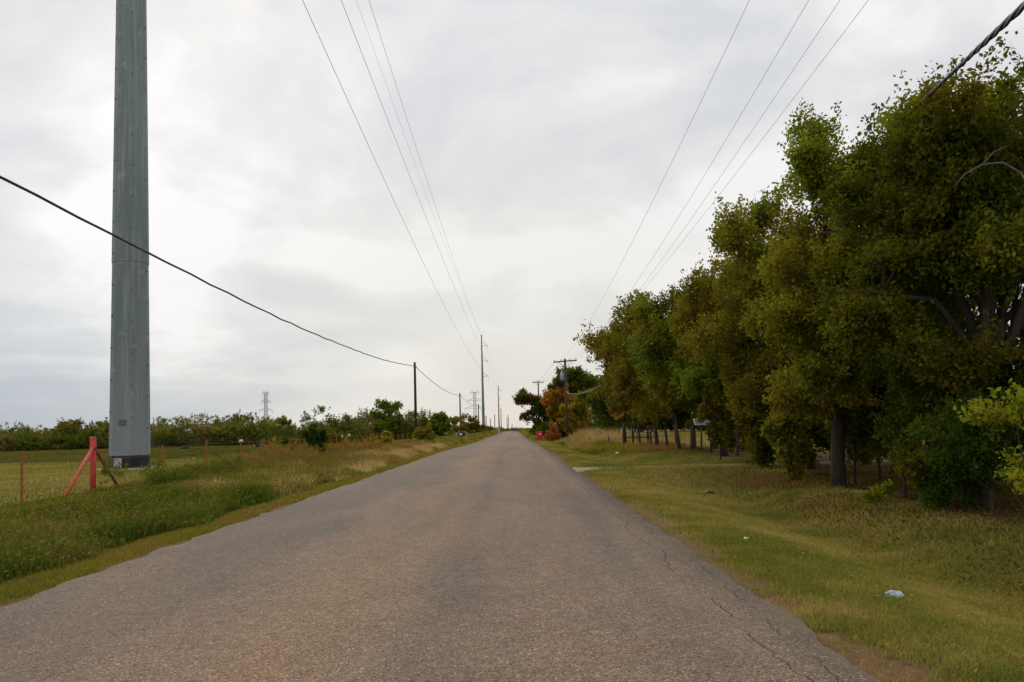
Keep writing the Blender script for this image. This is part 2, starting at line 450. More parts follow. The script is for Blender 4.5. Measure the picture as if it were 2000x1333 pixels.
    d2 = T.math('ADD', d2, gate2)
    wid = T.mapr(grit, 0.3, 0.7, 0.001, 0.015)
    cr = T.math('MAXIMUM', T.math('LESS_THAN', d1, wid), T.math('LESS_THAN', d2, T.math('MULTIPLY', wid, .8)))
    cr = T.math('MAXIMUM', cr, T.math('MULTIPLY', T.math('LESS_THAN', d3, T.math('MULTIPLY', wid, 0.9)), 0.6))
    c = T.mix(T.math('MULTIPLY', cr, 0.70), c, (0.03, 0.026, 0.022))
    # soil washed over the margins
    nx = T.math('MULTIPLY', T.math('SUBTRACT', mid, 0.5), 0.5)
    dirt = T.math('MAXIMUM', T.mapr(T.math('ADD', sx, nx), 1.92, 2.12, 0, 0.8, True), T.mapr(T.math('ADD', sx, nx), -4.52, -4.75, 0, 0.7, True))
    c = T.mix(dirt, c, (0.22, 0.165, 0.105))
    p = T.n('ShaderNodeBsdfPrincipled', {'Base Color': c, 'Roughness': 0.9, 'Specular IOR Level': 0.22})
    hh = T.math('SUBTRACT', T.math('ADD', T.math('MULTIPLY', agg.outputs['Distance'], -1.2), T.math('MULTIPLY', agg2, 0.8)), T.math('MULTIPLY', cr, 1.5))
    bp = T.n('ShaderNodeBump', {'Height': hh, 'Strength': 0.55, 'Distance': 0.008})
    T.link(bp.outputs[0], p.inputs['Normal'])
    finish(T, p.outputs[0])
    return m

def drive_mat():
    m, T = mat_new('gravel_and_soil')
    tc = T.n('ShaderNodeTexCoord').outputs['Object']
    a = T.noise(tc, 1.1, 5, 0.65, .3).outputs[0]
    b = T.noise(tc, 20, 5, 0.75).outputs[0]
    c = T.ramp(T.math('ADD', T.math('MULTIPLY', a, .5), T.math('MULTIPLY', b, .5)), [(0.38, (0.12, 0.09, 0.035)), (0.5, (0.20, 0.15, 0.08)), (0.64, (0.36, 0.28, 0.19))])
    gx = T.n('ShaderNodeSeparateXYZ', {0: tc}).outputs[0]
    c = T.mix(T.math('MULTIPLY', T.mapr(gx, 2.3, 3.7, 1, 0, True), 0.75), c, T.ramp(b, [(0.38, (0.22, 0.18, 0.13)), (0.6, (0.52, 0.46, 0.37))]))
    p = T.n('ShaderNodeBsdfPrincipled', {'Base Color': c, 'Roughness': 1.0, 'Specular IOR Level': 0.1})
    bp = T.n('ShaderNodeBump', {'Height': b, 'Strength': 0.7, 'Distance': 0.02})
    T.link(bp.outputs[0], p.inputs['Normal'])
    finish(T, p.outputs[0])
    return m

# ------------------------------------------------------------------ ground, road, driveway
def grid_mesh(name, xs, ys, zf):
    X, Y = np.meshgrid(xs, ys)
    V = np.stack([X.ravel(), Y.ravel(), zf(X, Y).ravel()], 1)
    nx, ny = len(xs), len(ys)
    i = np.arange(ny - 1)[:, None] * nx + np.arange(nx - 1)[None, :]
    Q = np.stack([i, i + 1, i + 1 + nx, i + nx], -1).reshape(-1, 4)
    return big_mesh(name, V, quads=Q, smooth=True)

xs = np.unique(np.concatenate([np.arange(-16, 16.01, 0.35), -16 - np.cumsum(1.0 * 1.13 ** np.arange(48)), 16 + np.cumsum(1.0 * 1.13 ** np.arange(48))]))
ys = np.unique(np.concatenate([np.arange(-12, 60, 0.5), 60 + np.cumsum(0.8 * 1.05 ** np.arange(110))]))
ground = link('ground', grid_mesh('ground', xs, ys, H), ground_mat())
tag(ground, kind='structure')

ry = np.unique(np.concatenate([np.arange(-8, 30, 0.12), np.arange(30, 100, 0.5), np.arange(100, 460, 3.0)]))
def jag(y, o):
    return (vnoise(y, y * 0 + o, 0.5, o) - .5) * 0.14 + (vnoise(y, y * 0 + o, 0.17, o + 5) - .5) * 0.07
L = road_l(ry) + jag(ry, 2.2); Rr = road_r(ry) + jag(ry, 7.1)
us = np.array([0, .004, .08, .3, .5, .7, .92, .996, 1.0])
V = []
for k, u in enumerate(us):
    x = L + (Rr - L) * u
    z = road_z(ry) + 0.012 + 0.045 * (1 - (2 * u - 1) ** 2)
    if k in (0, len(us) - 1): z = z - 0.10
    V.append(np.stack([x, ry, z], 1))
V = np.stack(V, 1).reshape(-1, 3)
nx = len(us)
i = np.arange(len(ry) - 1)[:, None] * nx + np.arange(nx - 1)[None, :]
Q = np.stack([i, i + 1, i + 1 + nx, i + nx], -1).reshape(-1, 4)
road = link('road', big_mesh('road', V, quads=Q, smooth=True), road_mat())
tag(road, kind='structure')

# driveway off the right side of the road
dxs = np.linspace(2.0, 24, 70); du = np.linspace(-1, 1, 9)
def dcen(x): return 25.7 + 0.02 * (x - 2) + 0.05 * np.maximum(x - 9, 0)
def dhalf(x): return 0.75 + 1.0 * np.exp(-(x - 2) / 0.9) + 0.25 * (vnoise(x, x * 0, 1.1, 3) - .5)
V = []
for x in dxs:
    for u in du:
        y = dcen(x) + u * dhalf(x) + (vnoise(x, u * 3, .5, 1) - .5) * .25
        V.append((x, y, float(H(x, y)) + 0.012 - 0.05 * (abs(u) > .95)))
V = np.array(V); nx = len(du)
i = np.arange(len(dxs) - 1)[:, None] * nx + np.arange(nx - 1)[None, :]
Q = np.stack([i, i + nx, i + 1 + nx, i + 1], -1).reshape(-1, 4)
dw = link('driveway', big_mesh('driveway', V, quads=Q, smooth=True), drive_mat())
tag(dw, kind='structure')

# ------------------------------------------------------------------ blades of grass
VEG = np.array([1.75, 1.66, 0.80])
def palette_pick(pal, n, f=None, jit=0.18):
    """pal: list of colours; f in 0..1 picks along it"""
    pal = np.array(pal)
    if f is None: f = RNG.random(n)
    k = np.clip(f * (len(pal) - 1), 0, len(pal) - 1.001)
    a = k.astype(int); t = (k - a)[:, None]
    c = pal[a] * (1 - t) + pal[a + 1] * t
    return c * VEG * (1 + (RNG.random((n, 1)) - .5) * 2 * jit) * (1 + (RNG.random((n, 3)) - .5) * .12)

def blades(x, y, h, w, lean, col, tipcol=None, zoff=0.0):
    n = len(x)
    z = H(x, y) + zoff
    a = RNG.random(n) * 2 * math.pi
    ux, uy = np.cos(a), np.sin(a)
    b = RNG.random(n) * 2 * math.pi
    lx, ly = np.cos(b) * lean * h, np.sin(b) * lean * h
    V = np.zeros((n, 5, 3))
    V[:, 0] = np.stack([x - ux * w / 2, y - uy * w / 2, z], 1)
    V[:, 1] = np.stack([x + ux * w / 2, y + uy * w / 2, z], 1)
    V[:, 2] = np.stack([x + ux * w * .36 + lx * .32, y + uy * w * .36 + ly * .32, z + h * .58], 1)
    V[:, 3] = np.stack([x - ux * w * .36 + lx * .32, y - uy * w * .36 + ly * .32, z + h * .58], 1)
    V[:, 4] = np.stack([x + lx, y + ly, z + h * (1 - .25 * np.minimum(lean, 1.5))], 1)
    o = np.arange(n)[:, None] * 5
    Q = o + np.array([0, 1, 2, 3]); Tr = o + np.array([3, 2, 4])
    C = np.repeat((col * np.array([.90, .86, 1.38]))[:, None, :], 5, 1)
    if tipcol is not None: C[:, 4] = tipcol; C[:, 2:4] = (C[:, 2:4] + tipcol[:, None, :]) / 2
    return V.reshape(-1, 3), Q, Tr, C.reshape(-1, 3)

def leaves_at(P, size, col, updir=0.35, aspect=0.55):
    n = len(P)
    d = RNG.normal(size=(n, 3)); d[:, 2] += updir * 0; d /= np.linalg.norm(d, axis=1, keepdims=True)
    nn = RNG.normal(size=(n, 3)); nn[:, 2] += updir * 2
    s = np.cross(d, nn); s /= np.linalg.norm(s, axis=1, keepdims=True) + 1e-9
    L = size[:, None]
    V = np.zeros((n, 4, 3))
    V[:, 0] = P - d * L * .5
    V[:, 1] = P + s * L * aspect * .5 - d * L * .05
    V[:, 2] = P + d * L * .5
    V[:, 3] = P - s * L * aspect * .5 - d * L * .05
    Q = np.arange(n)[:, None] * 4 + np.array([0, 1, 2, 3])
    return V.reshape(-1, 3), Q, np.repeat(col[:, None, :], 4, 1).reshape(-1, 3)

def merge(parts):
    Vs, Qs, Ts, Cs = [], [], [], []
    o = 0
    for p in parts:
        if len(p) == 4: V, Q, Tr, C = p
        else: V, Q, C = p; Tr = None
        Vs.append(V); Cs.append(C); Qs.append(Q + o)
        if Tr is not None: Ts.append(Tr + o)
        o += len(V)
    return np.concatenate(Vs), (np.concatenate(Ts) if Ts else None), np.concatenate(Qs), np.concatenate(Cs)

def stuff(name, parts, label, cat, mat='grass'):
    V, Tr, Q, C = merge(parts)
    o = link(name, big_mesh(name, V, tris=Tr, quads=Q, cols=C), M[mat])
    return tag(o, label, cat, kind='stuff')

def scatter(n, x0, x1, y0, y1, power=1.0):
    u = RNG.random(n) ** power
    return RNG.uniform(x0, x1, n), y0 + (y1 - y0) * u

GREEN = [(0.036, 0.062, 0.012), (0.062, 0.092, 0.018), (0.095, 0.115, 0.03), (.15, .125, .045)]
VERGE = [(0.105, 0.135, 0.030), (0.160, 0.168, 0.044), (0.225, 0.205, 0.070), (0.30, 0.245, 0.11)]
TAN = [(0.15, 0.12, 0.04), (0.26, 0.195, 0.08), (0.34, 0.265, 0.15), (0.40, 0.32, 0.20)]
BROWN = [(0.075, 0.045, 0.022), (0.13, 0.07, 0.035), (0.17, 0.11, 0.05)]

# mown verge on the right
parts = []
for n, x0, x1, y0, y1, hh, ww in ((150000, 2.0, 5.8, 3.2, 8.5, .045, .006), (110000, 2.0, 7.2, 8.5, 17, .055, .010), (60000, 2.0, 8.5, 17, 34, .065, .018), (30000, 2.0, 9.0, 34, 60, .09, .035), (16000, 1.9, 6.0, 60, 140, .12, .06)):
    x, y = scatter(n, x0, x1, y0, y1)
    f = fnoise(x, y, 1.6, 2)
    f2 = fnoise(x, y, .45, 12)
    soil = np.clip((2.42 - (x + (fnoise(x, y, .8, 5) - .5) * 1.2)) / .35, 0, 1)
    soil = np.maximum(soil, np.clip((2.85 - (x + (fnoise(x, y, .8, 5) - .5) * 1.2)) / .3, 0, 1) * (y < 5.4))
    dr = (np.abs(y - dcen(x)) < dhalf(x) * .8)
    keep = (RNG.random(n) > soil * .93) & (~dr | (RNG.random(n) < np.where(x < 2.9, .05, .55))) & (x > road_r(y) + .01)
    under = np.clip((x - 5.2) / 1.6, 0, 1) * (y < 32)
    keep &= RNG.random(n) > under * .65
    x, y, f, f2 = x[keep], y[keep], f[keep], f2[keep]
    n = len(x)
    col = palette_pick(VERGE, n, np.clip((f * .6 + f2 * .4 - .28) * 2.1 + RNG.normal(0, .16, n), 0, 1))
    parts.append(blades(x, y, hh * RNG.uniform(.5, 1.5, n), ww * RNG.uniform(.7, 1.3, n), RNG.uniform(.3, 1.3, n), col))
stuff('mown_grass', parts, 'short yellow green mown grass on the verge right of the road', 'grass')

# short strip beside the left asphalt edge
parts = []
for n, y0, y1, hh, ww in ((60000, 5, 14, .055, .009), (40000, 14, 40, .07, .022), (16000, 40, 120, .12, .06)):
    x, y = scatter(n, -6.1, -4.55, y0, y1)
    keep = (x < road_l(y) - .02) & (RNG.random(n) < np.clip((-4.72 - x + (fnoise(x, y, .6) - .5) * .5) / .22, .12, 1))
    x, y = x[keep], y[keep]; n = len(x)
    col = palette_pick([(0.15, .095, .04), (.20, .145, .05), (.17, .16, .035), (.13, .14, .025), (.24, .19, .08)], n, fnoise(x, y, 1.0, 8))
    parts.append(blades(x, y, hh * RNG.uniform(.5, 1.5, n), ww * RNG.uniform(.7, 1.3, n), RNG.uniform(.3, 1.2, n), col))
stuff('mown_strip_grass', parts, 'narrow strip of short yellowish grass along the left asphalt edge', 'grass')

# tall green weeds, left foreground
def weeds(n, x0, x1, y0, y1, hfun, wd, pal, lean=.35, leafy=0.0, lsize=.05, lean2=.5, edge=None):
    x, y = scatter(n, x0, x1, y0, y1)
    g = np.clip((-5.35 - x + (fnoise(x, y, 1.3, 6) - .5) * .9) / .35, 0, 1)
    keep = RNG.random(n) < g
    x, y = x[keep], y[keep]; n = len(x)
    hs = hfun(x, y) * RNG.uniform(.45, 1.1, n) * np.clip((-5.1 - x) / .9, .35, 1)
    cap = np.clip(.58 + (x + 6.6) * .125, .10, .75) * RNG.uniform(.5, 1.1, n) + sst(17, 32, y + (fnoise(x, y, 3.0, 7) - .5) * 14) * .55
    hs = np.minimum(hs, cap)
    hs = np.where((np.abs(x / y + .262) < .022) & (y > 24) & (y < 38.5), np.minimum(hs, .22 + .1 * RNG.random(n)), hs)
    f = fnoise(x, y, 1.8, 14)
    col = palette_pick(pal, n, np.clip((f - .25) * 2 + RNG.normal(0, .15, n), 0, 1))
    out = [blades(x, y, hs, wd * RNG.uniform(.6, 1.4, n), RNG.uniform(.1, lean2, n), col)]
    if leafy:
        m = int(n * leafy); k = RNG.integers(0, n, m)
        t = RNG.random(m) ** .6
        P = np.stack([x[k] + RNG.normal(0, .05, m), y[k] + RNG.normal(0, .05, m), H(x[k], y[k]) + hs[k] * t * .95], 1)
        out.append(leaves_at(P, lsize * RNG.uniform(.5, 1.5, m), palette_pick(pal, m, np.clip((f[k] - .2) * 2 + RNG.normal(0, .2, m), 0, 1)), .6, .45))
    return out
hw = lambda x, y: .22 + .62 * fnoise(x, y, .75, 3)
stuff('tall_green_weeds', weeds(95000, -11.2, -5.2, 4.5, 15, hw, .012, GREEN, leafy=.9, lsize=.055) + weeds(50000, -11.3, -5.2, 15, 26, hw, .02, [(0.05, 0.085, 0.014), (.09, .12, .024), (.15, .135, .045)], leafy=.8, lsize=.08),
      'tall leafy green weeds in the ditch left of the road', 'weeds')
def stalks(n, x0, x1, y0, y1, h0, h1, pal, ls):
    x, y = scatter(n, x0, x1, y0, y1)
    hs = RNG.uniform(h0, h1, n)
    hs = np.minimum(hs, np.clip(.62 + (x + 6.6) * .125, .16, .8) + sst(20, 28, y) * .5)
    o = [blades(x, y, hs, .011, RNG.uniform(.05, .45, n), palette_pick(pal, n))]
    q = np.repeat(np.arange(n), 9); t = RNG.uniform(.25, 1.0, len(q))
    P = np.stack([x[q] + RNG.normal(0, .035, len(q)), y[q] + RNG.normal(0, .035, len(q)), H(x[q], y[q]) + hs[q] * t * .92], 1)
    o.append(leaves_at(P, ls * RNG.uniform(.5, 1.5, len(q)), palette_pick(pal, len(q)), .4, .4))
    return o
hb = lambda x, y: .40 + .5 * fnoise(x, y, 2.2, 5)
stuff('weed_stalks', stalks(1500, -9.6, -5.7, 6, 16, .4, .8, [(.07, .09, .02), (.12, .12, .035), (.16, .12, .05)], .045) + stalks(2600, -10.6, -5.8, 16, 34, .5, .95, [(.07, .075, .025), (.13, .095, .045), (.17, .12, .06), (.10, .12, .03)], .06),
      'thin taller weed stalks sticking up out of the left roadside growth', 'weeds')
stuff('dry_tall_grass', weeds(34000, -11.2, -7.6, 12, 32, lambda x, y: .40 + .65 * fnoise(x, y, 1.4, 5), .014, [(.07, .075, .025), (.12, .10, .04), (.15, .105, .055), (.20, .15, .08)], lean2=.4, leafy=.25, lsize=.06)
      + weeds(60000, -8.2, -5.2, 18, 62, lambda x, y: .38 + .42 * fnoise(x, y, 1.8, 5), .02, TAN, lean2=.7)
      + weeds(45000, -12.0, -7.0, 26, 75, hb, .03, [(.07, .085, .02), (.12, .10, .035), (.18, .13, .06), (.12, .07, .035)], leafy=.3, lsize=.10)
      + weeds(38000, -12.5, -4.7, 60, 190, lambda x, y: .5 + .6 * fnoise(x, y, 5, 5), .07, [(.07, .09, .02), (.12, .125, .03), (.19, .155, .06), (.22, .18, .08)], leafy=.4, lsize=.2)
      + weeds(20000, -10.5, -4.0, 190, 330, lambda x, y: .7 + .8 * fnoise(x, y, 9, 5), .16, [(.07, .09, .02), (.12, .125, .03), (.19, .155, .06)], leafy=.5, lsize=.4),
      'dry tan and brown grass standing along the left roadside', 'grass')

# pasture tufts
parts = []
for n, x0, x1, y0, y1, hh, ww in ((90000, -45, -11.5, 15, 48, .09, .03), (70000, -85, -12, 48, 105, .17, .08), (50000, -110, -12, 95, 124, .16, .12)):
    x, y = scatter(n, x0, x1, y0, y1)
    f = fnoise(x, y, 5, 14) * .6 + fnoise(x, y, 1.2, 4) * .4
    keep = RNG.random(n) < (.35 + f); x, y, f = x[keep], y[keep], f[keep]; n = len(x)
    pal = [(0.10, .115, .026), (.18, .17, .045), (.27, .225, .075)] if y0 < 40 else [(.045, .06, .015), (.085, .092, .026), (.135, .115, .04)]
    parts.append(blades(x, y, hh * RNG.uniform(.4, 1.4, n), ww * RNG.uniform(.6, 1.4, n), RNG.uniform(.2, 1.0, n), palette_pick(pal, n, np.clip((f - .25) * 2, 0, 1))))
stuff('pasture_grass', parts, 'olive and straw coloured grass across the open pasture on the left', 'grass')

# right side: rough tall grass along the fence and below the trees
def patch(n, x0, x1, y0, y1, h, w, pal, lean=.5, den=None, leafy=0, ls=.08):
    x, y = scatter(n, x0, x1, y0, y1)
    k = fnoise(x, y, 2.0, 31) > (.42 if den is None else den)
    x, y = x[k], y[k]; n = len(x)
    dr = (np.abs(y - dcen(x)) < dhalf(x) * 1.3) | ((x < 4.1 + .02 * (87 - y)) & (y > 55) & (y < 88)); x, y = x[~dr], y[~dr]; n = len(x)
    ex = np.minimum((x - x0), (x1 - x)) / (x1 - x0) * 2; ey = np.minimum(y - y0, y1 - y) / (y1 - y0) * 2
    hs = h * RNG.uniform(.4, 1.25, n) * np.clip(np.sqrt(np.clip(np.minimum(ex, ey) * 1.3 + (fnoise(x, y, 1.7, 40) - .5) * .9, .02, 1)), .12, 1) * (.6 + .8 * fnoise(x, y, 1.2, 44))
    f = fnoise(x, y, 1.6, 17)
    o = [blades(x, y, hs, w * RNG.uniform(.6, 1.4, n), RNG.uniform(.1, lean, n), palette_pick(pal, n, np.clip((f - .25) * 2 + RNG.normal(0, .12, n), 0, 1)))]
    if leafy:
        m = int(n * leafy); q = RNG.integers(0, n, m)
        P = np.stack([x[q], y[q], H(x[q], y[q]) + hs[q] * RNG.random(m)], 1)
        o.append(leaves_at(P, ls * RNG.uniform(.5, 1.5, m), palette_pick(pal, m), .6))
    return o
YG = [(.09, .10, .018), (.15, .15, .03), (.24, .19, .06)]
stuff('rough_verge_grass', patch(26000, 3.6, 8.0, 44, 85, .55, .05, YG, leafy=.3, ls=.12, den=.33)
      + patch(7000, 3.9, 5.6, 52, 62, .6, .05, TAN, den=.3)
      + patch(13000, 4.6, 9.2, 53, 80, 1.35, .035, [(.12, .11, .03), (.21, .16, .07), (.29, .22, .115), (.33, .25, .14)], .5, den=.34)
      + patch(12000, 6.6, 10.5, 36, 52, .42, .03, [(.12, .09, .03), (.2, .14, .05), (.28, .18, .08)], den=.3)
      + patch(34000, 10.5, 60, 30, 135, .22, .08, [(.10, .10, .022), (.17, .14, .04), (.24, .18, .07)], .8, den=.2)
      + patch(9000, 2.4, 5.0, 85, 200, .7, .12, YG, leafy=.4, ls=.25, den=.2)
      + patch(6000, 2.4, 6.0, 200, 330, .9, .2, YG, leafy=.4, ls=.4, den=.1),
      'rough yellow green and straw grass in front of the right wire fence', 'grass')
def fallen(n, x0, x1, y0, y1, sz):
    x, y = scatter(n, x0, x1, y0, y1); k = RNG.random(n) < np.clip((x - x0) / (x1 - x0) + .12, 0, 1); x, y = x[k], y[k]; n = len(x)
    P = np.stack([x, y, H(x, y) + RNG.uniform(.03, .06, n)], 1)
    return leaves_at(P, sz * RNG.uniform(.6, 1.5, n), palette_pick([(.16, .10, .04), (.24, .15, .06), (.11, .07, .03)], n), 2.5, .6)
stuff('leaf_litter', [fallen(1600, 2.2, 6.0, 4, 12, .035), fallen(1800, 2.4, 7.0, 12, 26, .05)] + patch(26000, 5.0, 13, 7, 24, .10, .012, [(.05, .045, .016), (.10, .07, .03), (.08, .09, .02)], 1.2, den=.3, leafy=1.5, ls=.05)
      + patch(5000, 5.6, 7.4, 14, 22, .16, .02, [(.10, .06, .03), (.16, .10, .05), (.12, .075, .035)], .8, den=.36),
      'brown leaf litter and thin shaded grass under the right hand trees', 'leaf litter')

# ------------------------------------------------------------------ trees
def crown_mesh(lobes, leaf, per, cr, pal, shoots=0.0, hang=0.0, hull=.42, raw=False, sub=(.26, .52)):
    """lobes: (x,y,z, rx,ry,rz, n clumps[, palette index])"""
    P, C, S = [], [], []
    tips = []
    for lb in lobes:
        x, y, z, rx, ry, rz, n = lb[:7]
        pl = np.array(lb[7]) if len(lb) > 7 else np.array(pal)
        ns = max(3, int(n / 17))
        sdir = RNG.normal(size=(ns, 3)); sdir /= np.linalg.norm(sdir, axis=1, keepdims=True)
        srr = RNG.uniform(.35, .98, ns); ssz = RNG.uniform(*sub, ns); sf = RNG.random(ns)
        which = RNG.integers(0, ns, n)
        e = RNG.normal(size=(n, 3)); e /= np.linalg.norm(e, axis=1, keepdims=True)
        e *= (1 + .35 * (RNG.random(n) < .18)[:, None]) * (RNG.random(n) ** hull * ssz[which])[:, None]; e[:, 2] *= .72
        q = sdir[which] * srr[which][:, None] + e
        rr = np.linalg.norm(q, axis=1); d = q / (rr[:, None] + 1e-6)
        c = np.stack([x + q[:, 0] * rx, y + q[:, 1] * ry, z + q[:, 2] * rz], 1)
        f = sf[which] * .55 + RNG.random(n) * .3 + fnoise(c[:, 0] * 1.3 + c[:, 1], c[:, 2], 1.1, x) * .3
        base = palette_pick(pl, n, np.clip(f, 0, 1), .16)
        for k in range(n):
            if c[k, 2] < .12: continue
            tips.append(c[k])
            m = max(3, int(per * RNG.uniform(.5, 1.5)))
            dirv = d[k] * .9 + np.array([0, 0, .35]) + RNG.normal(0, .35, 3)
            if hang and RNG.random() < hang: dirv = np.array([d[k, 0] * .3, d[k, 1] * .3, -1.0])
            ln = cr * RNG.uniform(.8, 2.8)
            if shoots and d[k, 2] > .1 and rr[k] > .75 and RNG.random() < shoots:
                dirv = np.array([d[k, 0] * .35, d[k, 1] * .35, 1.0]); ln = cr * RNG.uniform(2.5, 4.0)
            dirv = dirv / np.linalg.norm(dirv)
            t = RNG.random(m)
            p = c[k] + dirv * (t[:, None] - .35) * ln + RNG.normal(0, cr * .42, (m, 3)) * (1.15 - .6 * t[:, None])
            P.append(p)
            C.append(np.repeat(base[k][None], m, 0) * RNG.uniform(.75, 1.25, (m, 1)))
            S.append(leaf * RNG.uniform(.6, 1.35, m))
    P = np.concatenate(P); C = np.concatenate(C); S = np.concatenate(S)
    ok = P[:, 2] > .04
    V, Q, Cc = leaves_at(P[ok], S[ok], C[ok], .25, .6)
    return (V, Q, Cc) if raw else big_mesh('crown', V, quads=Q, cols=Cc), np.array(tips)

def trunk_mesh(r, fork, lobes, tips, nb=40, lean=(0, 0)):
    mb = MB()
    top = Vector((lean[0], lean[1], fork))
    mb.tube([(0, 0, -.3), (lean[0] * .1, lean[1] * .1, fork * .25), (lean[0] * .5 + r * .3, lean[1] * .5, fork * .65), top], [r * 1.2, r * 1.02, r * .88, r * .72], 10)
    ends = []
    for lb in lobes:
        c = Vector(lb[:3])
        md = (top + c) / 2 + Vector((RNG.normal() * .25, RNG.normal() * .25, .25)) * (c - top).length * .3
        rr = r * .42
        st = Vector((lean[0], lean[1], fork)) * (1 - RNG.random() * .38) if len(ends) else top - Vector((0, 0, r))
        st.x = lean[0] * (st.z / fork) ** 1.5; st.y = 0
        rr *= RNG.uniform(.6, 1.1) if len(ends) else 1.35
        j = lambda k: Vector(RNG.normal(0, k, 3))
        pts = [st, st.lerp(md, .35) + j(.06), st.lerp(md, .7) + j(.09), md, md.lerp(c, .5) + j(.1), c, c + (c - md) * .45]
        pr = [rr, rr * .85, rr * .75, rr * .6, rr * .48, rr * .35, rr * .1]
        mb.tube(pts, pr, 7)
        ends += [(md, rr * .4), (c, rr * .3)]
    if len(tips):
        for k in RNG.choice(len(tips), min(nb, len(tips)), replace=False):
            t = Vector(tips[k])
            e, q = min(ends, key=lambda a: (a[0] - t).length)
            m = (e + t) / 2 + Vector(RNG.normal(0, .12, 3)) * (t - e).length * .5
            mb.tube([e, m, t], [q, q * .55, q * .15], 5, caps=False)
    return mb

def tree(name, loc, lobes, label, cat='tree', leaf=.1, per=40, cr=.3, pal=None, r=.16, fork=2.0, nb=40, group=None, shoots=0, hang=0, hull=.42, lean=(0, 0), bark='bark', trunk=True, sub=None, sh=0.0):
    x, y = loc[:2]
    if sub is None: sub = (.26, .52) if y < 40 else (.36, .62)
    if sh: lobes = [(l[0] + sh,) + tuple(l[1:]) for l in lobes]; lean = (sh * .5, 0) if lean == (0, 0) else lean
    z = float(H(x, y)) if len(loc) < 3 else loc[2]
    o = empty(name, (x, y, z), label, cat, group)
    me, tips = crown_mesh(lobes, leaf, per, cr, pal, shoots, hang, hull, sub=sub)
    link('crown', me, M['leaf'], o)
    if trunk:
        trunk_mesh(r, fork, lobes, tips, nb, lean).build('trunk', M[bark], o)
    return o

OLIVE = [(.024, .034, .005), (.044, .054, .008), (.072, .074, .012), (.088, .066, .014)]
OLIVEB = [(.050, .068, .012), (.090, .106, .018), (.130, .130, .024), (.145, .108, .028)]
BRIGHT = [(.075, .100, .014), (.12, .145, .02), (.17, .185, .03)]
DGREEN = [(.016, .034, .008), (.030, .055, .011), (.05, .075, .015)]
BROWNL = [(.060, .068, .013), (.105, .100, .020), (.140, .105, .026)]
MIDG = [(.04, .07, .012), (.075, .105, .017), (.105, .13, .022)]
ORANGE = [(.24, .095, .032), (.30, .125, .04), (.22, .12, .036), (.15, .10, .026)]
YGREEN = [(.13, .13, .02), (.20, .18, .025), (.25, .19, .03)]

# near row, from the right edge of the picture inwards; each tree's own coordinates are relative to its trunk
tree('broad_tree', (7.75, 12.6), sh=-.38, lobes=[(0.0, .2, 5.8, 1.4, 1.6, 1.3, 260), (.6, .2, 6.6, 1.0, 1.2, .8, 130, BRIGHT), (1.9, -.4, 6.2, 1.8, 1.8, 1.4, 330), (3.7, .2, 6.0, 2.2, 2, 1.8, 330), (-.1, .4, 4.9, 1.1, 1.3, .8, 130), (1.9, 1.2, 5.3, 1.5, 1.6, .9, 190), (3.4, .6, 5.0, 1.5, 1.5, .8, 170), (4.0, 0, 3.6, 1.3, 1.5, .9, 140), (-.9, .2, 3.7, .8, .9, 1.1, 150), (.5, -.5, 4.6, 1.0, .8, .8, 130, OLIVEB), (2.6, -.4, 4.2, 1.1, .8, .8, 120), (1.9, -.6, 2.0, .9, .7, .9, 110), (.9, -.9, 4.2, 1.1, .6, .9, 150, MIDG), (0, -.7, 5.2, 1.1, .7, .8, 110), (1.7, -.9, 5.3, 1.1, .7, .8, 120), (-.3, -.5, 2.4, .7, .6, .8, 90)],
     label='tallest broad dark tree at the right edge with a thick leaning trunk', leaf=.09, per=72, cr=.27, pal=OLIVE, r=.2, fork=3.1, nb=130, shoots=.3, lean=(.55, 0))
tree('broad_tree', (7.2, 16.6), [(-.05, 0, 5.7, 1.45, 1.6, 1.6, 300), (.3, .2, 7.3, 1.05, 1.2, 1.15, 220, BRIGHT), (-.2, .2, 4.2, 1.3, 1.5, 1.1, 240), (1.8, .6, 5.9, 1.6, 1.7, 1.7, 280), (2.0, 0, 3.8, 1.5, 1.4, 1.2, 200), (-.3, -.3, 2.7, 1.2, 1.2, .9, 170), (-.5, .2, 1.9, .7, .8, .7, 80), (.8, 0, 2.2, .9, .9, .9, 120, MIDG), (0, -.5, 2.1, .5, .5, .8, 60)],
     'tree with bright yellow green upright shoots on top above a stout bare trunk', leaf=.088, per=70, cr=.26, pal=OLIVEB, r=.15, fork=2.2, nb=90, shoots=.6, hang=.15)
tree('broad_tree', (8.6, 15.2), [(.3, 0, 6.5, 1.5, 1.5, 1.3, 230), (.2, 0, 4.7, 1.5, 1.4, 1.3, 230, OLIVEB), (-.4, .2, 3.2, 1.3, 1.3, 1.1, 190, MIDG), (.9, .6, 2.6, 1.3, 1.2, 1.0, 150)],
     'dark tree filling the gap between the bright topped tree and the tallest one', leaf=.09, per=64, cr=.27, pal=OLIVE, r=.14, fork=2.0, nb=60, shoots=.3, hang=.15)
tree('broad_tree', (8.9, 22.2), sh=-1.5, lobes=[(-.35, 0, 6.0, 1.6, 1.7, 1.5, 270, OLIVEB), (-.35, 0, 4.2, 1.6, 1.6, 1.4, 270), (1.5, .5, 6.3, 1.7, 1.8, 1.5, 270), (1.8, 0, 4.2, 1.6, 1.6, 1.3, 220), (-.2, -.3, 2.6, 1.4, 1.4, .9, 170, BROWNL), (.2, .2, 7.3, .9, .9, .9, 80, MIDG)],
     label='olive brown tree just beyond the one with bright upright shoots', leaf=.1, per=56, cr=.29, pal=BROWNL, r=.13, fork=2.0, nb=60, shoots=.35, hang=.15)
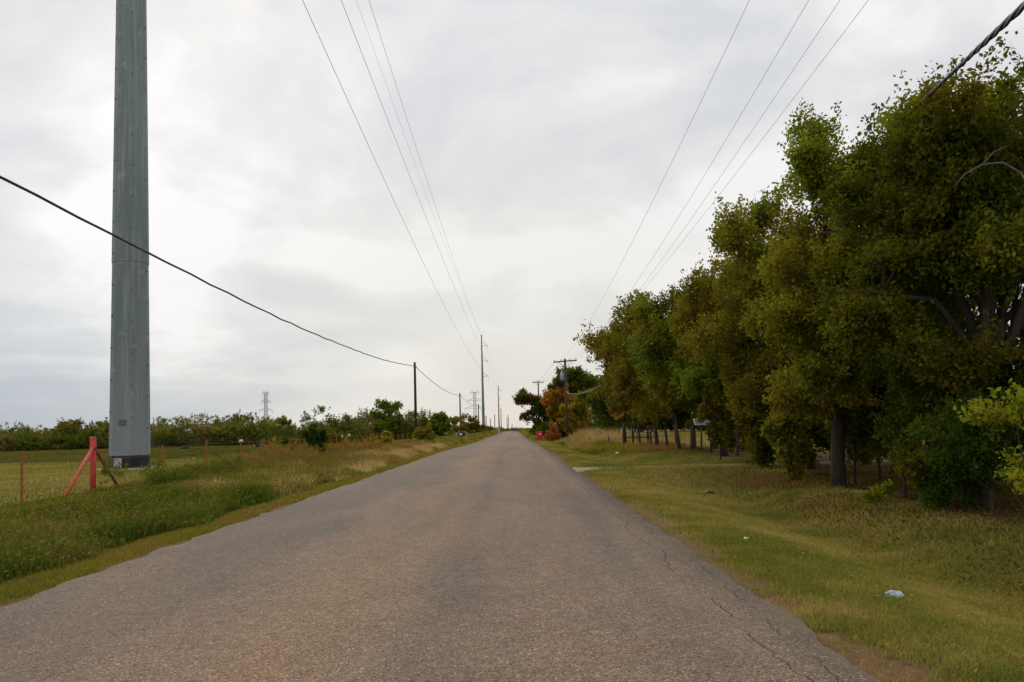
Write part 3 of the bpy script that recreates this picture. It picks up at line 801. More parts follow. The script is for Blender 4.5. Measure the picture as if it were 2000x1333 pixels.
tree('broad_tree', (9.6, 26.9), sh=-1.7, lobes=[(-.9, 0, 5.1, 1.3, 1.5, 1.9, 270), (-.7, 0, 3.1, 1.2, 1.3, .9, 150, MIDG), (1.2, .5, 6.2, 1.8, 1.9, 1.5, 280), (1.6, .2, 3.9, 1.8, 1.7, 1.6, 260)],
     label='yellowish tree between the olive brown one and the driveway', leaf=.12, per=48, cr=.31, pal=[(.06, .06, .011), (.11, .10, .018), (.14, .115, .024), (.10, .065, .02)], r=.12, fork=1.9, nb=50, shoots=.4, hang=.1)
tree('broad_tree', (9.25, 32.6), sh=-1.65, lobes=[(-.9, 0, 6.1, 1.5, 1.7, 1.4, 250), (-.6, 0, 4.4, 1.6, 1.6, 1.4, 250, MIDG), (1.3, .5, 6.8, 1.6, 1.7, 1.3, 230), (1.8, .2, 4.3, 1.9, 1.8, 1.5, 240), (-.5, 0, 3.1, 1.3, 1.3, .8, 120)],
     label='brownish tree in the middle of the right hand row beyond the driveway', leaf=.13, per=46, cr=.32, pal=OLIVEB, r=.14, fork=2.1, nb=50, shoots=.35, hang=.1)
tree('broad_tree', (11.0, 40.5), lean=(-.4, 0), sh=-3.1, lobes=[(-.7, 0, 6.6, 1.7, 2.0, 1.5, 270), (-1.0, 0, 4.6, 1.5, 1.8, 1.5, 250), (1.6, .4, 6.0, 2.0, 2.0, 1.8, 260), (2.0, .2, 3.8, 1.9, 1.8, 1.5, 220), (.2, 0, 2.8, 1.6, 1.5, .8, 120)],
     label='green and brown tree standing by the thick fence post', leaf=.15, per=44, cr=.34, pal=[(.045, .06, .011), (.085, .095, .016), (.13, .115, .022), (.12, .075, .022)], r=.14, fork=2.1, nb=50, shoots=.3, hang=.1)
tree('broad_tree', (10.6, 48.0), lean=(-.3, 0), sh=-2.5, lobes=[(-1.4, 0, 6.6, 1.5, 2.0, 1.7, 230), (-1.3, 0, 4.5, 1.5, 2.0, 1.4, 200), (1.2, .4, 7.0, 2.1, 2.2, 1.7, 280), (1.6, .2, 4.3, 2.2, 2.0, 1.8, 250), (.4, 0, 2.9, 2.0, 1.6, .9, 120)],
     label='farthest tree of the right hand row with ragged brown green leaves against the sky', leaf=.18, per=34, cr=.38, pal=[(.06, .065, .012), (.11, .105, .020), (.14, .11, .026), (.10, .07, .022)], r=.15, fork=2.1, nb=60, shoots=.2, hull=.5)

# second row behind, closing the wall of leaves
for (gx, gy, gh, gl, gp) in ((6.9, 18.6, 2.0, 'trailing leafy growth hanging left of the stout bare trunk', OLIVEB), (7.7, 16.9, 2.1, 'ivy like green leaves climbing the right side of the stout bare trunk', MIDG),
                         (7.7, 23.2, 2.2, 'drooping olive growth below the olive brown tree', OLIVE), (8.2, 29.6, 2.1, 'drooping yellowish growth between the driveway trees', BROWNL), (9.9, 34.6, 2.0, 'drooping growth left of the grey panel', OLIVEB)):
    tree('hanging_growth', (gx, gy), [(0, 0, gh, .75, .6, .8, 110), (.1, 0, gh - 1.1, .45, .45, .8, 70)], gl, 'undergrowth', leaf=.085 + .002 * gy, per=40, cr=.2, pal=gp, r=.03, fork=.8, nb=20, hang=.5)

tree('broad_tree', (11.6, 24.5), [(0, 0, 6.0, 2.3, 2.2, 1.8, 300), (-.4, 0, 3.8, 2.2, 2.0, 1.4, 260), (.2, 0, 2.3, 1.9, 1.8, 1.3, 190)],
     'dark tree set back behind the olive brown one', leaf=.16, per=42, cr=.36, pal=OLIVE, r=.14, fork=1.6, nb=40)
tree('broad_tree', (12.2, 33), [(0, 0, 6.0, 2.6, 2.4, 2.0, 320), (-.6, 0, 3.9, 2.4, 2.2, 1.4, 240), (.2, 0, 2.5, 2.4, 1.8, 1.0, 160)],
     'dark tree set back behind the middle of the right hand row', leaf=.18, per=38, cr=.4, pal=OLIVEB, r=.14, fork=2.0, nb=40)
tree('broad_tree', (12.6, 43), [(0, 0, 6.2, 3.0, 2.6, 2.2, 340), (-.8, 0, 4.0, 2.8, 2.4, 1.6, 260), (.2, 0, 2.8, 2.8, 2.0, 1.0, 160)],
     'dark tree set back behind the tree by the thick fence post', leaf=.21, per=34, cr=.46, pal=OLIVE, r=.15, fork=2.1, nb=40)

# lower growth along the fence, near
def shrub(name, loc, lobes, label, **kw):
    return tree(name, loc, lobes, label, kw.pop('cat', 'bush'), r=kw.pop('r', .04), fork=kw.pop('fork', .4), nb=kw.pop('nb', 24), **kw)
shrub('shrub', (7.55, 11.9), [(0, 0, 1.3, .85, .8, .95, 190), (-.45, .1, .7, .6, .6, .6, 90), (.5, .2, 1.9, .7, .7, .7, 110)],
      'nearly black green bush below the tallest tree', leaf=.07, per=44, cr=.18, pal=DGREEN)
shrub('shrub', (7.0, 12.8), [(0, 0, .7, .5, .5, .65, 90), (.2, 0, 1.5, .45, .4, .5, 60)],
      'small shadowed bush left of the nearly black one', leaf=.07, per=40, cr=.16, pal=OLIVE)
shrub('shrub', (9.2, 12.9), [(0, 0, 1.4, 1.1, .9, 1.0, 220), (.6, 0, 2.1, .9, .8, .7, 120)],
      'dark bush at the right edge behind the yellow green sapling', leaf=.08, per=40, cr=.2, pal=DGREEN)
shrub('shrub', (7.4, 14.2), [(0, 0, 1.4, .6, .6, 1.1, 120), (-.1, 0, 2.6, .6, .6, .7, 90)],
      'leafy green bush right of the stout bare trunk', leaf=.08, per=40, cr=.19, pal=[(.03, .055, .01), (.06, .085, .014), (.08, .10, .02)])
shrub('shrub', (6.55, 13.3), [(0, 0, .22, .32, .3, .22, 34)],
      'low yellow green clump at the foot of the leafy green bush', leaf=.06, per=36, cr=.1, pal=BRIGHT, nb=6, trunk=False)
shrub('shrub', (8.6, 17.6), [(0, 0, 1.5, 1.0, 1.0, 1.2, 170), (.2, 0, 2.9, .9, .9, .9, 110)],
      'brown green thicket in the shade between two trunks', leaf=.09, per=36, cr=.22, pal=OLIVE)
shrub('shrub', (8.2, 21.6), [(-.15, 0, 1.2, .55, .6, 1.1, 110), (-.1, 0, 2.4, .8, .8, .7, 100)],
      'narrow column of vine leaves left of the stout bare trunk', leaf=.09, per=38, cr=.2, pal=OLIVE, hang=.4)
shrub('shrub', (9.8, 15.5), [(0, 0, 1.8, 1.3, 1.0, 1.5, 260), (1.4, 0, 2.0, 1.3, 1.0, 1.6, 200)],
      'tall dark thicket behind the leaning trunk of the tallest tree', leaf=.11, per=40, cr=.25, pal=OLIVE)
shrub('shrub', (9.3, 27.5), [(0, 0, 1.2, .9, .9, 1.1, 120), (.2, 0, 2.2, 1.0, .9, .8, 110)],
      'green brown thicket behind the driveway, left of the narrow column of vine leaves', leaf=.11, per=36, cr=.25, pal=BROWNL)
shrub('shrub', (10.6, 36.5), [(0, 0, 1.9, .9, .7, 1.0, 110), (.6, 0, .9, .8, .6, .8, 80)],
      'thicket right of the grey panel behind the pale rail', leaf=.14, per=34, cr=.24, pal=OLIVEB)
shrub('shrub', (8.3, 19.4), [(0, 0, .9, 1.0, .8, .9, 120), (.5, .2, 1.8, .9, .8, .9, 110)],
      'dark shaded bush behind the stout bare trunk', leaf=.10, per=38, cr=.22, pal=OLIVE)
shrub('shrub', (8.9, 24.6), [(0, 0, .7, .8, .7, .7, 80), (-.7, 0, .5, .6, .6, .5, 50)],
      'low brown green brush just before the driveway among the trunks', leaf=.11, per=34, cr=.2, pal=BROWNL)
shrub('sapling', (5.45, 8.0), [(0, 0, 1.95, .38, .35, .35, 44), (-.35, 0, 1.95, .16, .15, .1, 8), (.1, 0, 1.35, .38, .35, .4, 44), (.22, 0, .85, .26, .3, .25, 22), (.45, .1, 1.7, .35, .3, .7, 40)],
      'yellow green sapling reaching in at the right edge', leaf=.062, per=16, cr=.11, pal=[(.075, .11, .014), (.13, .15, .022), (.17, .15, .025)], cat='sapling', r=.018, fork=.7, nb=60)

# middle distance, right of the road
DK2 = [(.022, .036, .008), (.042, .060, .011), (.065, .080, .016)]
tree('oak_tree', (4.4, 126), [(-1.9, 0, 6.9, 1.9, 2.0, 1.6, 170, [(.05, .05, .014), (.09, .07, .02), (.05, .06, .014)]), (-3.0, 0, 6.1, 1.1, 1.4, 1.0, 40, [(.05, .05, .014), (.09, .07, .02)]), (-.8, 0, 4.8, 1.7, 2.2, 2.0, 210), (.4, .5, 2.6, 2.2, 2.2, 2.4, 280), (1.2, 0, 5.8, 2.0, 2.0, 1.8, 190), (-.2, 0, 1.0, 1.8, 1.8, 1.1, 110)],
     'dark tree leaning a round crown over the road beside the red bin', leaf=.28, per=30, cr=.42, sub=(.28, .5), pal=DK2, r=.2, fork=2.2, nb=70)
tree('maple_tree', (6.2, 101), [(-.9, -.3, 5.3, 1.1, 1.2, 1.4, 130, ORANGE), (.7, -.3, 6.2, 1.0, 1.0, 1.1, 100, ORANGE), (-.5, -.2, 3.4, .9, .9, .8, 50, ORANGE), (-.2, 0, 3.9, 1.2, 1.2, 1.4, 110, [(.10, .075, .018), (.18, .10, .025), (.07, .08, .016)]), (.1, .4, 7.2, 1.2, 1.2, .9, 70, DK2), (.4, 0, 2.6, 1.4, 1.2, 1.4, 90, [(.12, .09, .02), (.08, .06, .018)])],
     'tree with patches of orange autumn leaves beside the utility pole', leaf=.27, per=26, cr=.38, pal=ORANGE, r=.13, fork=2.0, nb=40)
for (ux, uy, ug) in ((5.6, 108, 'dark undergrowth behind the orange bush'), (8.2, 106, 'dark undergrowth behind the small yellow green tree'), (11.3, 104, 'dark undergrowth at the foot of the big oak')):
    shrub('undergrowth', (ux, uy), [(-.8, 0, 1.2, 1.6, 1.4, 1.3, 90), (1.0, 0, 1.4, 1.6, 1.4, 1.5, 90)], ug, leaf=.26, per=26, cr=.4, pal=DK2, cat='undergrowth', sub=(.4, .7))
shrub('shrub', (4.75, 92), [(0, 0, 1.3, .85, .8, .8, 60), (.3, .2, .8, .9, .7, .6, 40), (-.4, 0, .7, .6, .6, .6, 26), (.1, 0, 2.0, .4, .4, .4, 14)],
      'round bright orange bush right of the red bin', leaf=.16, per=26, cr=.26, sub=(.35, .7), shoots=.4, pal=[(.24, .065, .035), (.23, .085, .045), (.16, .075, .04)])
tree('broad_tree', (7.6, 89), [(-.5, 0, 3.6, 1.1, 1.2, 1.0, 100), (.6, 0, 4.0, 1.1, 1.2, 1.3, 120), (-.4, 0, 2.0, 1.2, 1.2, 1.3, 110, [(.13, .09, .025), (.17, .12, .03), (.12, .10, .02)]), (.8, 0, 2.2, 1.1, 1.1, 1.3, 100)],
     'small yellow green tree just right of the utility pole', leaf=.23, per=26, cr=.34, pal=[(.10, .11, .018), (.17, .155, .022), (.22, .155, .025)], r=.1, fork=1.6, nb=30)
tree('oak_tree', (9.4, 112), [(-2.0, 0, 9.0, 2.0, 2.0, 1.4, 130), (.4, 0, 9.4, 2.3, 2.2, 1.5, 160), (2.6, 0, 8.0, 2.0, 2.0, 1.6, 130), (-.6, 0, 6.2, 3.0, 2.4, 2.0, 200), (2.4, 0, 5.2, 2.8, 2.4, 2.4, 200), (.5, 0, 3.0, 3.0, 2.4, 2.0, 180), (1.2, 0, 7.4, 2.4, 2.2, 1.6, 170), (3.8, 0, 6.6, 1.8, 2.0, 1.5, 110)],
     'big dark green oak rising behind the utility pole and the orange tree', leaf=.33, per=24, cr=.5, pal=[(.03, .045, .01), (.055, .075, .014), (.08, .095, .02)], r=.3, fork=3.4, nb=70)
tree('oak_tree', (13.6, 96), [(-1.5, 0, 4.8, 2.4, 2.4, 1.9, 170), (1.6, 0, 5.2, 2.5, 2.4, 2.0, 170), (0, 0, 2.8, 3.0, 2.2, 2.0, 180), (2.4, 0, 6.4, 1.8, 1.8, 1.4, 90)],
     'dark rounded tree behind the tan grass and the pale bent branch', leaf=.3, per=24, cr=.46, pal=DK2, r=.2, fork=2.0, nb=40)
tree('oak_tree', (10.9, 82), [(-.6, 0, 4.4, 2.0, 2.0, 1.9, 150), (1.6, 0, 4.9, 2.0, 2.0, 2.0, 150), (.2, 0, 2.2, 2.4, 2.0, 1.7, 150)],
     'dark green tree right of the small yellow green one', leaf=.27, per=24, cr=.42, pal=DK2, r=.16, fork=2.0, nb=40)
shrub('sapling', (8.0, 54.5), [(0, 0, 3.0, .28, .28, .5, 26), (-.15, 0, 2.2, .38, .35, .5, 30)],
      'thin sapling with dead pinkish brown leaves left of the fence corner', leaf=.13, per=22, cr=.15, pal=[(.24, .10, .06), (.30, .14, .08), (.18, .09, .05)], cat='sapling', r=.03, fork=1.4)

# far trees closing the view under the right-hand row
far_lab = ['first dark far tree right of the fence corner, beyond the yard', 'second dark far tree beyond the yard, behind the leaning posts', 'third dark far tree beyond the yard, above the grey panel',
           'fourth far tree beyond the yard, right of the grey panel', 'fifth far tree beyond the yard, left of the stout bare trunk', 'rightmost far tree beyond the yard, behind the stout bare trunk']
for k, (fx, fy) in enumerate([(27, 165), (35, 160), (42, 152), (47, 140), (51, 128), (54, 116)]):
    tree('far_tree', (fx, fy), [(-2.4, 0, 8.4, 4.2, 4, 3.8, 170), (2.8, 0, 8.0, 4.2, 4, 3.8, 170), (0, 0, 4.6, 5.5, 4, 3.0, 220), (.3, 0, 1.8, 5.5, 4, 1.9, 190)],
         far_lab[k], leaf=.6, per=26, cr=.8, pal=DK2 if k % 2 else OLIVE, r=.2, fork=1.8, nb=20, group='dark trees beyond the yard on the right')

# bare forked branch hanging from the tallest tree
mb = MB()
mb.tube([(6.75, 11.0, 4.95), (6.9, 11.0, 5.12), (7.15, 10.95, 5.25), (7.45, 10.95, 5.27), (7.75, 11.0, 5.12), (7.95, 11.1, 4.85), (8.1, 11.5, 4.3), (8.25, 12.2, 3.6)], [.005, .009, .012, .014, .016, .018, .02, .024], 7)
mb.tube([(7.75, 11.0, 5.12), (7.86, 10.9, 4.7), (7.84, 10.85, 4.3)], [.014, .010, .004], 6)
mb.tube([(7.15, 10.95, 5.25), (7.3, 10.9, 5.42), (7.5, 10.9, 5.5)], [.012, .008, .003], 6)
tag(mb.build('dead_branch', M['branch']), 'pale bare curved branch in front of the tallest dark tree', 'branch')
# pale bent branch by the old fence
mb = MB()
mb.tube([(5.75, 52, 1.13), (5.95, 52, 1.19), (6.2, 52, 1.05), (6.45, 52, .82), (6.7, 52, .66), (7.1, 52.1, .68)], [.025, .03, .035, .035, .03, .02], 7)
mb.tube([(5.95, 52, 1.19), (5.8, 52, 1.3), (5.95, 52, 1.42)], [.018, .014, .006], 6)
tag(mb.build('bent_branch', M['wire_pale']), 'pale bleached bent branch lying on the grass left of the gate', 'branch')

# ------------------------------------------------------------------ left side trees
SCRUB = [(.048, .066, .018), (.080, .100, .026), (.11, .125, .034), (.13, .11, .04)]
GREYB = [(.10, .085, .06), (.13, .11, .075), (.09, .085, .045)]
# thicket that closes the pasture
parts = []
TPALS = [SCRUB, [(.035, .055, .012), (.06, .085, .016), (.09, .115, .02)], [(.07, .075, .02), (.11, .10, .028), (.14, .12, .035)], GREYB, [(.08, .078, .03), (.11, .10, .04), (.075, .085, .025)], [(.035, .052, .014), (.06, .08, .02)]]
def thick_row(xa, xb, y0, y1, step, hlo, hhi, leaf, nn):
    x = xa
    while x < xb:
        w = RNG.uniform(2.2, 4.6); h = RNG.uniform(hlo, hhi) * (.8 + .4 * vnoise(x, 0, 9))
        y = RNG.uniform(y0, y1)
        (Vv, Qq, Cc), _ = crown_mesh([(0, 0, h * .58, w * .75, w * .6, h * .42, nn), (w * .2, 0, h * .28, w * .85, w * .6, h * .3, nn), (0, 0, .5, w * .9, w * .5, .55, nn // 2)], leaf, 20, .34, TPALS[int(RNG.integers(0, len(TPALS)))], raw=True, sub=(.55, .85))
        Vv = Vv + np.array([x, y, float(H(x, y))]); parts.append((Vv, Qq, Cc))
        x += step * RNG.uniform(.6, 1.4)
thick_row(-150, -14, 126, 134, 2.0, 3.8, 5.0, .25, 120)
thick_row(-100, -13, 119, 124, 2.6, 2.8, 3.9, .23, 100)
thick_row(-34, -12.5, 108, 116, 3.4, 2.2, 3.6, .28, 60)
yy = 175
while yy < 330:
    h = RNG.uniform(1.8, 3.0)
    (Vv, Qq, Cc), _ = crown_mesh([(0, 0, h * .5, 1.4, 2.2, h * .5, 60)], .36, 18, .36, TPALS[int(RNG.integers(0, 4))], raw=True)
    xx = RNG.uniform(-11.5, -8.5); parts.append((Vv + np.array([xx, yy, float(H(xx, yy))]), Qq, Cc)); yy += 7
# low far wood beyond the crest
n = 9000
x, y = scatter(n, -260, 260, 640, 700)
z = 6.4 * (.5 + .7 * fnoise(x, y * 0, 22, 6)) * RNG.random(n) ** .6
P = np.repeat(np.stack([x, y, H(x, y) + z], 1), 3, 0) + RNG.normal(0, .8, (n * 3, 3))
parts.append(leaves_at(P, 1.5 * RNG.uniform(.5, 1.4, len(P)), np.repeat(palette_pick([(.07, .075, .05), (.10, .10, .06)], n), 3, 0), .3, .6))
stuff('far_thicket', parts, 'low mixed scrub thicket along the far edge of the pasture', 'thicket', mat='leaf')

def scrub(loc, w, h, label, pal=SCRUB, n=170, leaf=.26, per=28, hull=.42, group='trees standing out of the thicket', bare=False):
    k = w / 2
    lobes = [(-k * .45, 0, h * .62, k * .55, k * .6, h * .30, int(n * .35)), (k * .42, 0, h * .68, k * .55, k * .6, h * .27, int(n * .35)), (0, 0, h * .45, k * .8, k * .7, h * .32, int(n * .45)), (0, 0, h * .82, k * .45, k * .5, h * .17, int(n * .2))]
    return tree('scrub_tree', loc, lobes, label, leaf=leaf, per=per, cr=.36, pal=pal, r=.1 if not bare else .12, fork=h * .3, nb=24 if not bare else 60, hull=hull, group=group)
scrub((-88, 122), 6, 6.0, 'scrub tree cut by the left edge of the picture, taller than its neighbours')
scrub((-73, 124), 11, 5.4, 'wide olive and reddish scrub tree left of the red post', [(.06, .07, .018), (.10, .095, .03), (.13, .10, .04)], n=220)
scrub((-64.5, 123), 8, 4.6, 'scrub tree between the red post and the steel pole', n=170)
scrub((-55, 125), 9, 5.9, 'thin topped flat scrub tree just right of the steel pole', GREYB, n=110, per=12)
scrub((-45.5, 124), 9, 5.0, 'bushy scrub tree left of the far lattice tower', n=170)
scrub((-39, 126), 6, 4.6, 'scrub tree right below the left lattice tower', n=120)
scrub((-31, 122), 7, 6.3, 'ragged scrub tree with an open top behind the dark cedar bush', [(.045, .065, .014), (.08, .10, .02)], n=110, per=14)
scrub((-24.2, 118), 7, 5.0, 'greyish scrub tree between the cedar bush and the round green tree', GREYB, n=130, per=14)
scrub((-18.2, 109), 6.4, 6.1, 'round bright green tree standing highest left of the near wooden pole', [(.05, .08, .014), (.085, .115, .02), (.12, .14, .028)], n=240)
scrub((-14.4, 108), 7.5, 4.9, 'bare looking grey twiggy tree behind the near wooden pole', GREYB, n=130, per=9, bare=True)
scrub((-10.4, 104), 6, 4.0, 'rounded green tree left of the second wooden pole', [(.045, .07, .014), (.08, .10, .02), (.11, .12, .026)], n=230)
scrub((-8.6, 128), 5.0, 4.3, 'loose reddish brown tree right of the second wooden pole', [(.11, .075, .03), (.15, .09, .04), (.09, .08, .025)], n=120, per=14)
scrub((-8.6, 150), 4.2, 3.4, 'low brown green tree left of the third wooden pole', [(.10, .07, .03), (.08, .08, .02)], n=120)
scrub((-9.6, 186), 5, 3.0, 'low tree beside the base of the third wooden pole', [(.10, .08, .03), (.08, .08, .02)], n=100)

CEDAR = [(.018, .042, .010), (.030, .062, .013), (.045, .08, .016)]
o = shrub('cedar_bush', (-10.3, 38.6), [(0, 0, .85, .52, .45, .8, 170), (-.15, 0, 1.4, .40, .36, .45, 90), (.25, 0, 1.3, .34, .3, .5, 80), (.2, 0, .5, .46, .4, .45, 90), (-.2, 0, .45, .4, .4, .4, 70)],
          'dark green upright cedar bush beside the left fence', leaf=.09, per=36, cr=.12, pal=CEDAR)
shrub('shrub', (-10.6, 61), [(0, 0, .9, .75, .7, .5, 60), (.7, 0, .7, .5, .5, .45, 40)], 'pale yellow green bush left of the near wooden pole', leaf=.14, per=26, cr=.2, pal=[(.11, .13, .02), (.17, .18, .028)])
shrub('shrub', (-8.6, 67.5), [(0, 0, 1.0, .6, .6, .9, 70), (.8, 0, .9, .6, .5, .7, 60), (.9, 0, 1.7, .3, .3, .6, 30)], 'weedy green bush at the foot of the near wooden pole', leaf=.14, per=26, cr=.2, pal=[(.08, .09, .018), (.14, .13, .028), (.17, .12, .03)])
RB = [(.10, .06, .03), (.15, .085, .042), (.18, .12, .055), (.12, .10, .035)]
for (bx, by, bh, lab, pal) in ((-10.5, 31.5, 1.45, 'reddish brown weed clump left of the cedar bush', RB), (-9.3, 30.2, 1.0, 'purplish brown weed clump nearest the road before the cedar bush', [(.10, .07, .045), (.15, .10, .06), (.11, .09, .035)]),
                            (-10.2, 35.2, 1.3, 'brown weed clump touching the cedar bush on its left', RB), (-10.8, 45, 1.35, 'rusty weed clump right of the cedar bush', [(.17, .085, .035), (.16, .11, .04)]),
                            (-9.6, 50, 1.2, 'rusty weed clump farther along the fence beyond the cedar bush', [(.19, .10, .04), (.18, .13, .05)]),
                            (-9.9, 25.4, .95, 'olive weed clump in front of the white capped post', [(.06, .08, .02), (.10, .11, .03)]), (-10.3, 22.0, .9, 'green weed clump right of the red post', [(.06, .08, .02), (.09, .11, .03)])):
    lb = []
    for q in range(9):
        hh = bh * RNG.uniform(.45, 1.0)
        lb.append((RNG.normal(0, .55), RNG.normal(0, .8), hh * .5, .34, .4, hh * .5, 22))
    tree('weed_clump', (bx, by), lb, lab, 'weeds', leaf=.055, per=34, cr=.13, pal=pal, group='weed clumps along the left fence', shoots=.6, r=.012, fork=.2, nb=40, sub=(.5, .9))

# ------------------------------------------------------------------ steel transmission poles
def ngon_shaft(mb, z0, z1, r0, r1, n=12):
    mb.tube([(0, 0, z0), (0, 0, z1)], [r0, r1], n, smooth=False)

def steel_pole(loc, hgt, r0, r1, label, group, arms, top_arm=None, big=False):
    x, y = loc
    z = float(H(x, y)) - (.27 if big else 0)
    t = empty('steel_pole', (x, y, z), label, 'power pole', group)
    rr = lambda q: r0 + (r1 - r0) * q / hgt
    if big:
        j = 10.2
        mb = MB(); ngon_shaft(mb, .9, j, rr(.6), rr(j)); mb.build('lower_shaft', M['shaft'], t)
        mb = MB(); ngon_shaft(mb, j - .02, hgt, rr(j) + .022, r1); mb.build('upper_shaft', M['shaft'], t)
        mb = MB(); ngon_shaft(mb, .33, .92, rr(.3) + .004, rr(.6) + .006); mb.build('black_base_band', M['black'], t)
        mb = MB(); mb.tube([(0, 0, -.5), (0, 0, .33)], 1.4, 40); mb.build('concrete_footing', M['concrete'], t)
        mb = MB(); mb.tube([(0, 0, .32), (0, 0, .36)], .97, 24); mb.build('base_flange', M['black'], t)
        # number plates and grounding plate on the side facing the road
        def plate(ang, zz, w, h, mat, nm):
            q = rr(zz) + .045
            m_ = Matrix.Rotation(ang, 3, 'Z')
            mb = MB(); mb.box(m_ @ Vector((q * math.cos(math.pi / 12), 0, zz)), (.02, w, h), m_); mb.build(nm, M[mat], t)
        a0 = math.atan2(-y, -x)
        plate(a0 - .60, .60, .40, .44, 'pale_plate', 'base_plate')
        plate(a0 - .38, 2.55, .34, .10, 'dark_plate', 'tag_plate'); plate(a0 - .38, 2.40, .34, .10, 'dark_plate', 'tag_plate')
        # climbing clips up two sides
        for a, zs in ((a0 + .06, 1.3), (a0 + 1.05, .8), (a0 - 1.25, 1.6)):
            zz = zs + 1.4
            while zz < 24:
                q = rr(zz) + .01
                c = Vector((math.cos(a) * q, math.sin(a) * q, zz))
                mb = MB(); mb.box(c, (.065, .05, .07), Matrix.Rotation(a, 3, 'Z'), bev=.01); mb.build('step_clip', M['dark_plate'], t)
                zz += 1.52
    else:
        mb = MB(); ngon_shaft(mb, -.4, hgt, r0, r1); mb.build('shaft', M['shaft'], t)
        mb = MB(); mb.tube([(0, 0, hgt - .1), (0, 0, hgt + .35)], r1 * 1.5, 10); mb.build('cap', M['galv'], t)
    for (az, lx, ly) in arms:
        mb = MB()
        mb.tube([(0, 0, az), (lx * .5, ly * .5, az + .05), (lx, ly, az + .25)], [.14 if big else .10, .10 if big else .08, .06], 8)
        mb.bar((0, 0, az + 1.6 * (2 if big else 1)), (lx * .92, ly * .92, az + .3), .045 if big else .05)
        a = mb.build('arm', M['galv'], t)
        mb = MB()
        for k in range(6):
            mb.tube([(lx, ly, az + .2 - k * .16), (lx, ly, az + .12 - k * .16)], .10, 8)
        mb.tube([(lx, ly, az + .2), (lx, ly, az - .8)], .03, 6)
        mb.build('insulator', M['ceramic'], a)
    return t, z

G_ST = 'steel transmission poles left of the road'
P1, z1 = steel_pole((-18.4, 35.7), 47, .90, .42, 'massive grey steel pole on a concrete footing with black band at its base', G_ST,
                    [(30.6, 5.4, -.7), (36.0, 5.9, -.7), (38.4, 6.4, -.7), (46.4, 4.9, -.7)], big=True)
P2, z2 = steel_pole((-11.5, 290), 38.0, .62, .20, 'second steel transmission pole, tall and slim with braced arms, left of the road', G_ST, [(34.0, 2.2, 0), (28.0, 2.2, 0), (22.0, 2.2, 0)])
P3, z3 = steel_pole((-10.9, 580), 37.5, .62, .28, 'third steel transmission pole, half as high in view, close to the road', G_ST, [(33.8, 2.2, 0), (28.0, 2.2, 0), (22.0, 2.2, 0)])
P4, z4 = steel_pole((-13.9, 870), 29.5, .62, .35, 'farthest steel transmission pole, a thin grey line by the crest', G_ST, [(25.5, 2.4, 0), (21.0, 2.4, 0)])

def wire(name, pts, r, label, group, cat='cable', mat='wire', n=5):
    mb = MB(); mb.tube(pts, r, n)
    return tag(mb.build(name, M[mat]), label, cat, group)
def quad(c, x1, y1, x2, y2, ya, yb, n=40):
    P = []
    for k in range(n + 1):
        y = ya + (yb - ya) * k / n
        P.append((x1 + (x2 - x1) * (y - y1) / (y2 - y1), y, c[0] * y * y + c[1] * y + c[2]))
    return P
def sag(a, b, s, n=24):
    a, b = Vector(a), Vector(b)
    return [tuple(a.lerp(b, k / n) - Vector((0, 0, 4 * s * (k / n) * (1 - k / n)))) for k in range(n + 1)]

G_TW = 'transmission wires between the steel poles'
wire('power_line', quad((2.393e-4, -.1125, 33.99), -13, 35, -9.5, 290, 35, 290), .019, 'lowest and leftmost transmission wire from the massive pole', G_TW)
wire('power_line', quad((1.06e-4, -.0666, 37.7), -12.5, 35, -9.6, 290, 35, 290), .019, 'second transmission wire from the left', G_TW)
wire('power_line', quad((1.89e-4, -.0766, 40.06), -12, 35, -9.4, 290, 35, 290), .009, 'faint thin transmission wire, third from the left', G_TW)
wire('power_line', quad((1.497e-4, -.0824, 49.46), -13.5, 35, -11.8, 290, 35, 290), .019, 'topmost transmission wire running to the tip of the second steel pole', G_TW)
for k, h in enumerate((22.2, 28.2, 34.2)):
    wire('power_line', sag((-9.3, 290, z2 + h - .6), (-8.7, 580, z3 + h - .6), 5.0), .014, ['lowest', 'middle', 'highest'][k] + ' wire on the span beyond the second steel pole', G_TW)

# ------------------------------------------------------------------ wooden poles on the left with one cable
wood = [(-9.15, 70, 7.84, .125, 'nearest bare wooden pole left of the road carrying one black cable'),
        (-9.33, 132, 7.76, .13, 'second bare wooden pole left of the road'),
        (-8.95, 194, 7.76, .14, 'third bare wooden pole, just left of the second steel pole'),
        (-9.28, 256, 5.46, .16, 'fourth wooden pole, just right of the second steel pole'),
        (-9.70, 318, 5.27, .18, 'fifth wooden pole, shortest one before the crest'),
        (-9.31, 380, 8.04, .20, 'sixth wooden pole, left of the third steel pole'),
        (-4.51, 560, 8.97, .26, 'far wooden pole, left one of the close pair near the crest'),
        (-3.74, 600, 11.54, .28, 'far wooden pole, right one of the close pair near the crest'),
        (-.98, 700, 4.45, .3, 'tiny farthest wooden pole above the dark car')]
G_WP = 'wooden poles left of the road'
for (x, y, zt, r, lab) in wood:
    z = float(H(x, y))
    t = empty('wooden_pole', (x, y, z), lab, 'wooden pole', G_WP)
    mb = MB(); mb.tube([(0, 0, -.4), (0, 0, (zt - z) * .5), (0, 0, zt - z)], [r * 1.15, r, r * .85], 12); mb.build('shaft', M['wood_dark'], t)
    mb = MB(); mb.box((r * .9, -.02, zt - z - .48), (.10, .09, .12), bev=.01); mb.tube([(-r * 1.5, 0, zt - z - .48), (r * 1.8, 0, zt - z - .48)], .018, 6); mb.build('cable_clamp', M['galv'], t)
G_CB = 'black cable spans on the wooden poles'
P = quad((8.59e-4, -.04877, 6.67), -9, 8, -9, 70, -12, 69.9, 60)
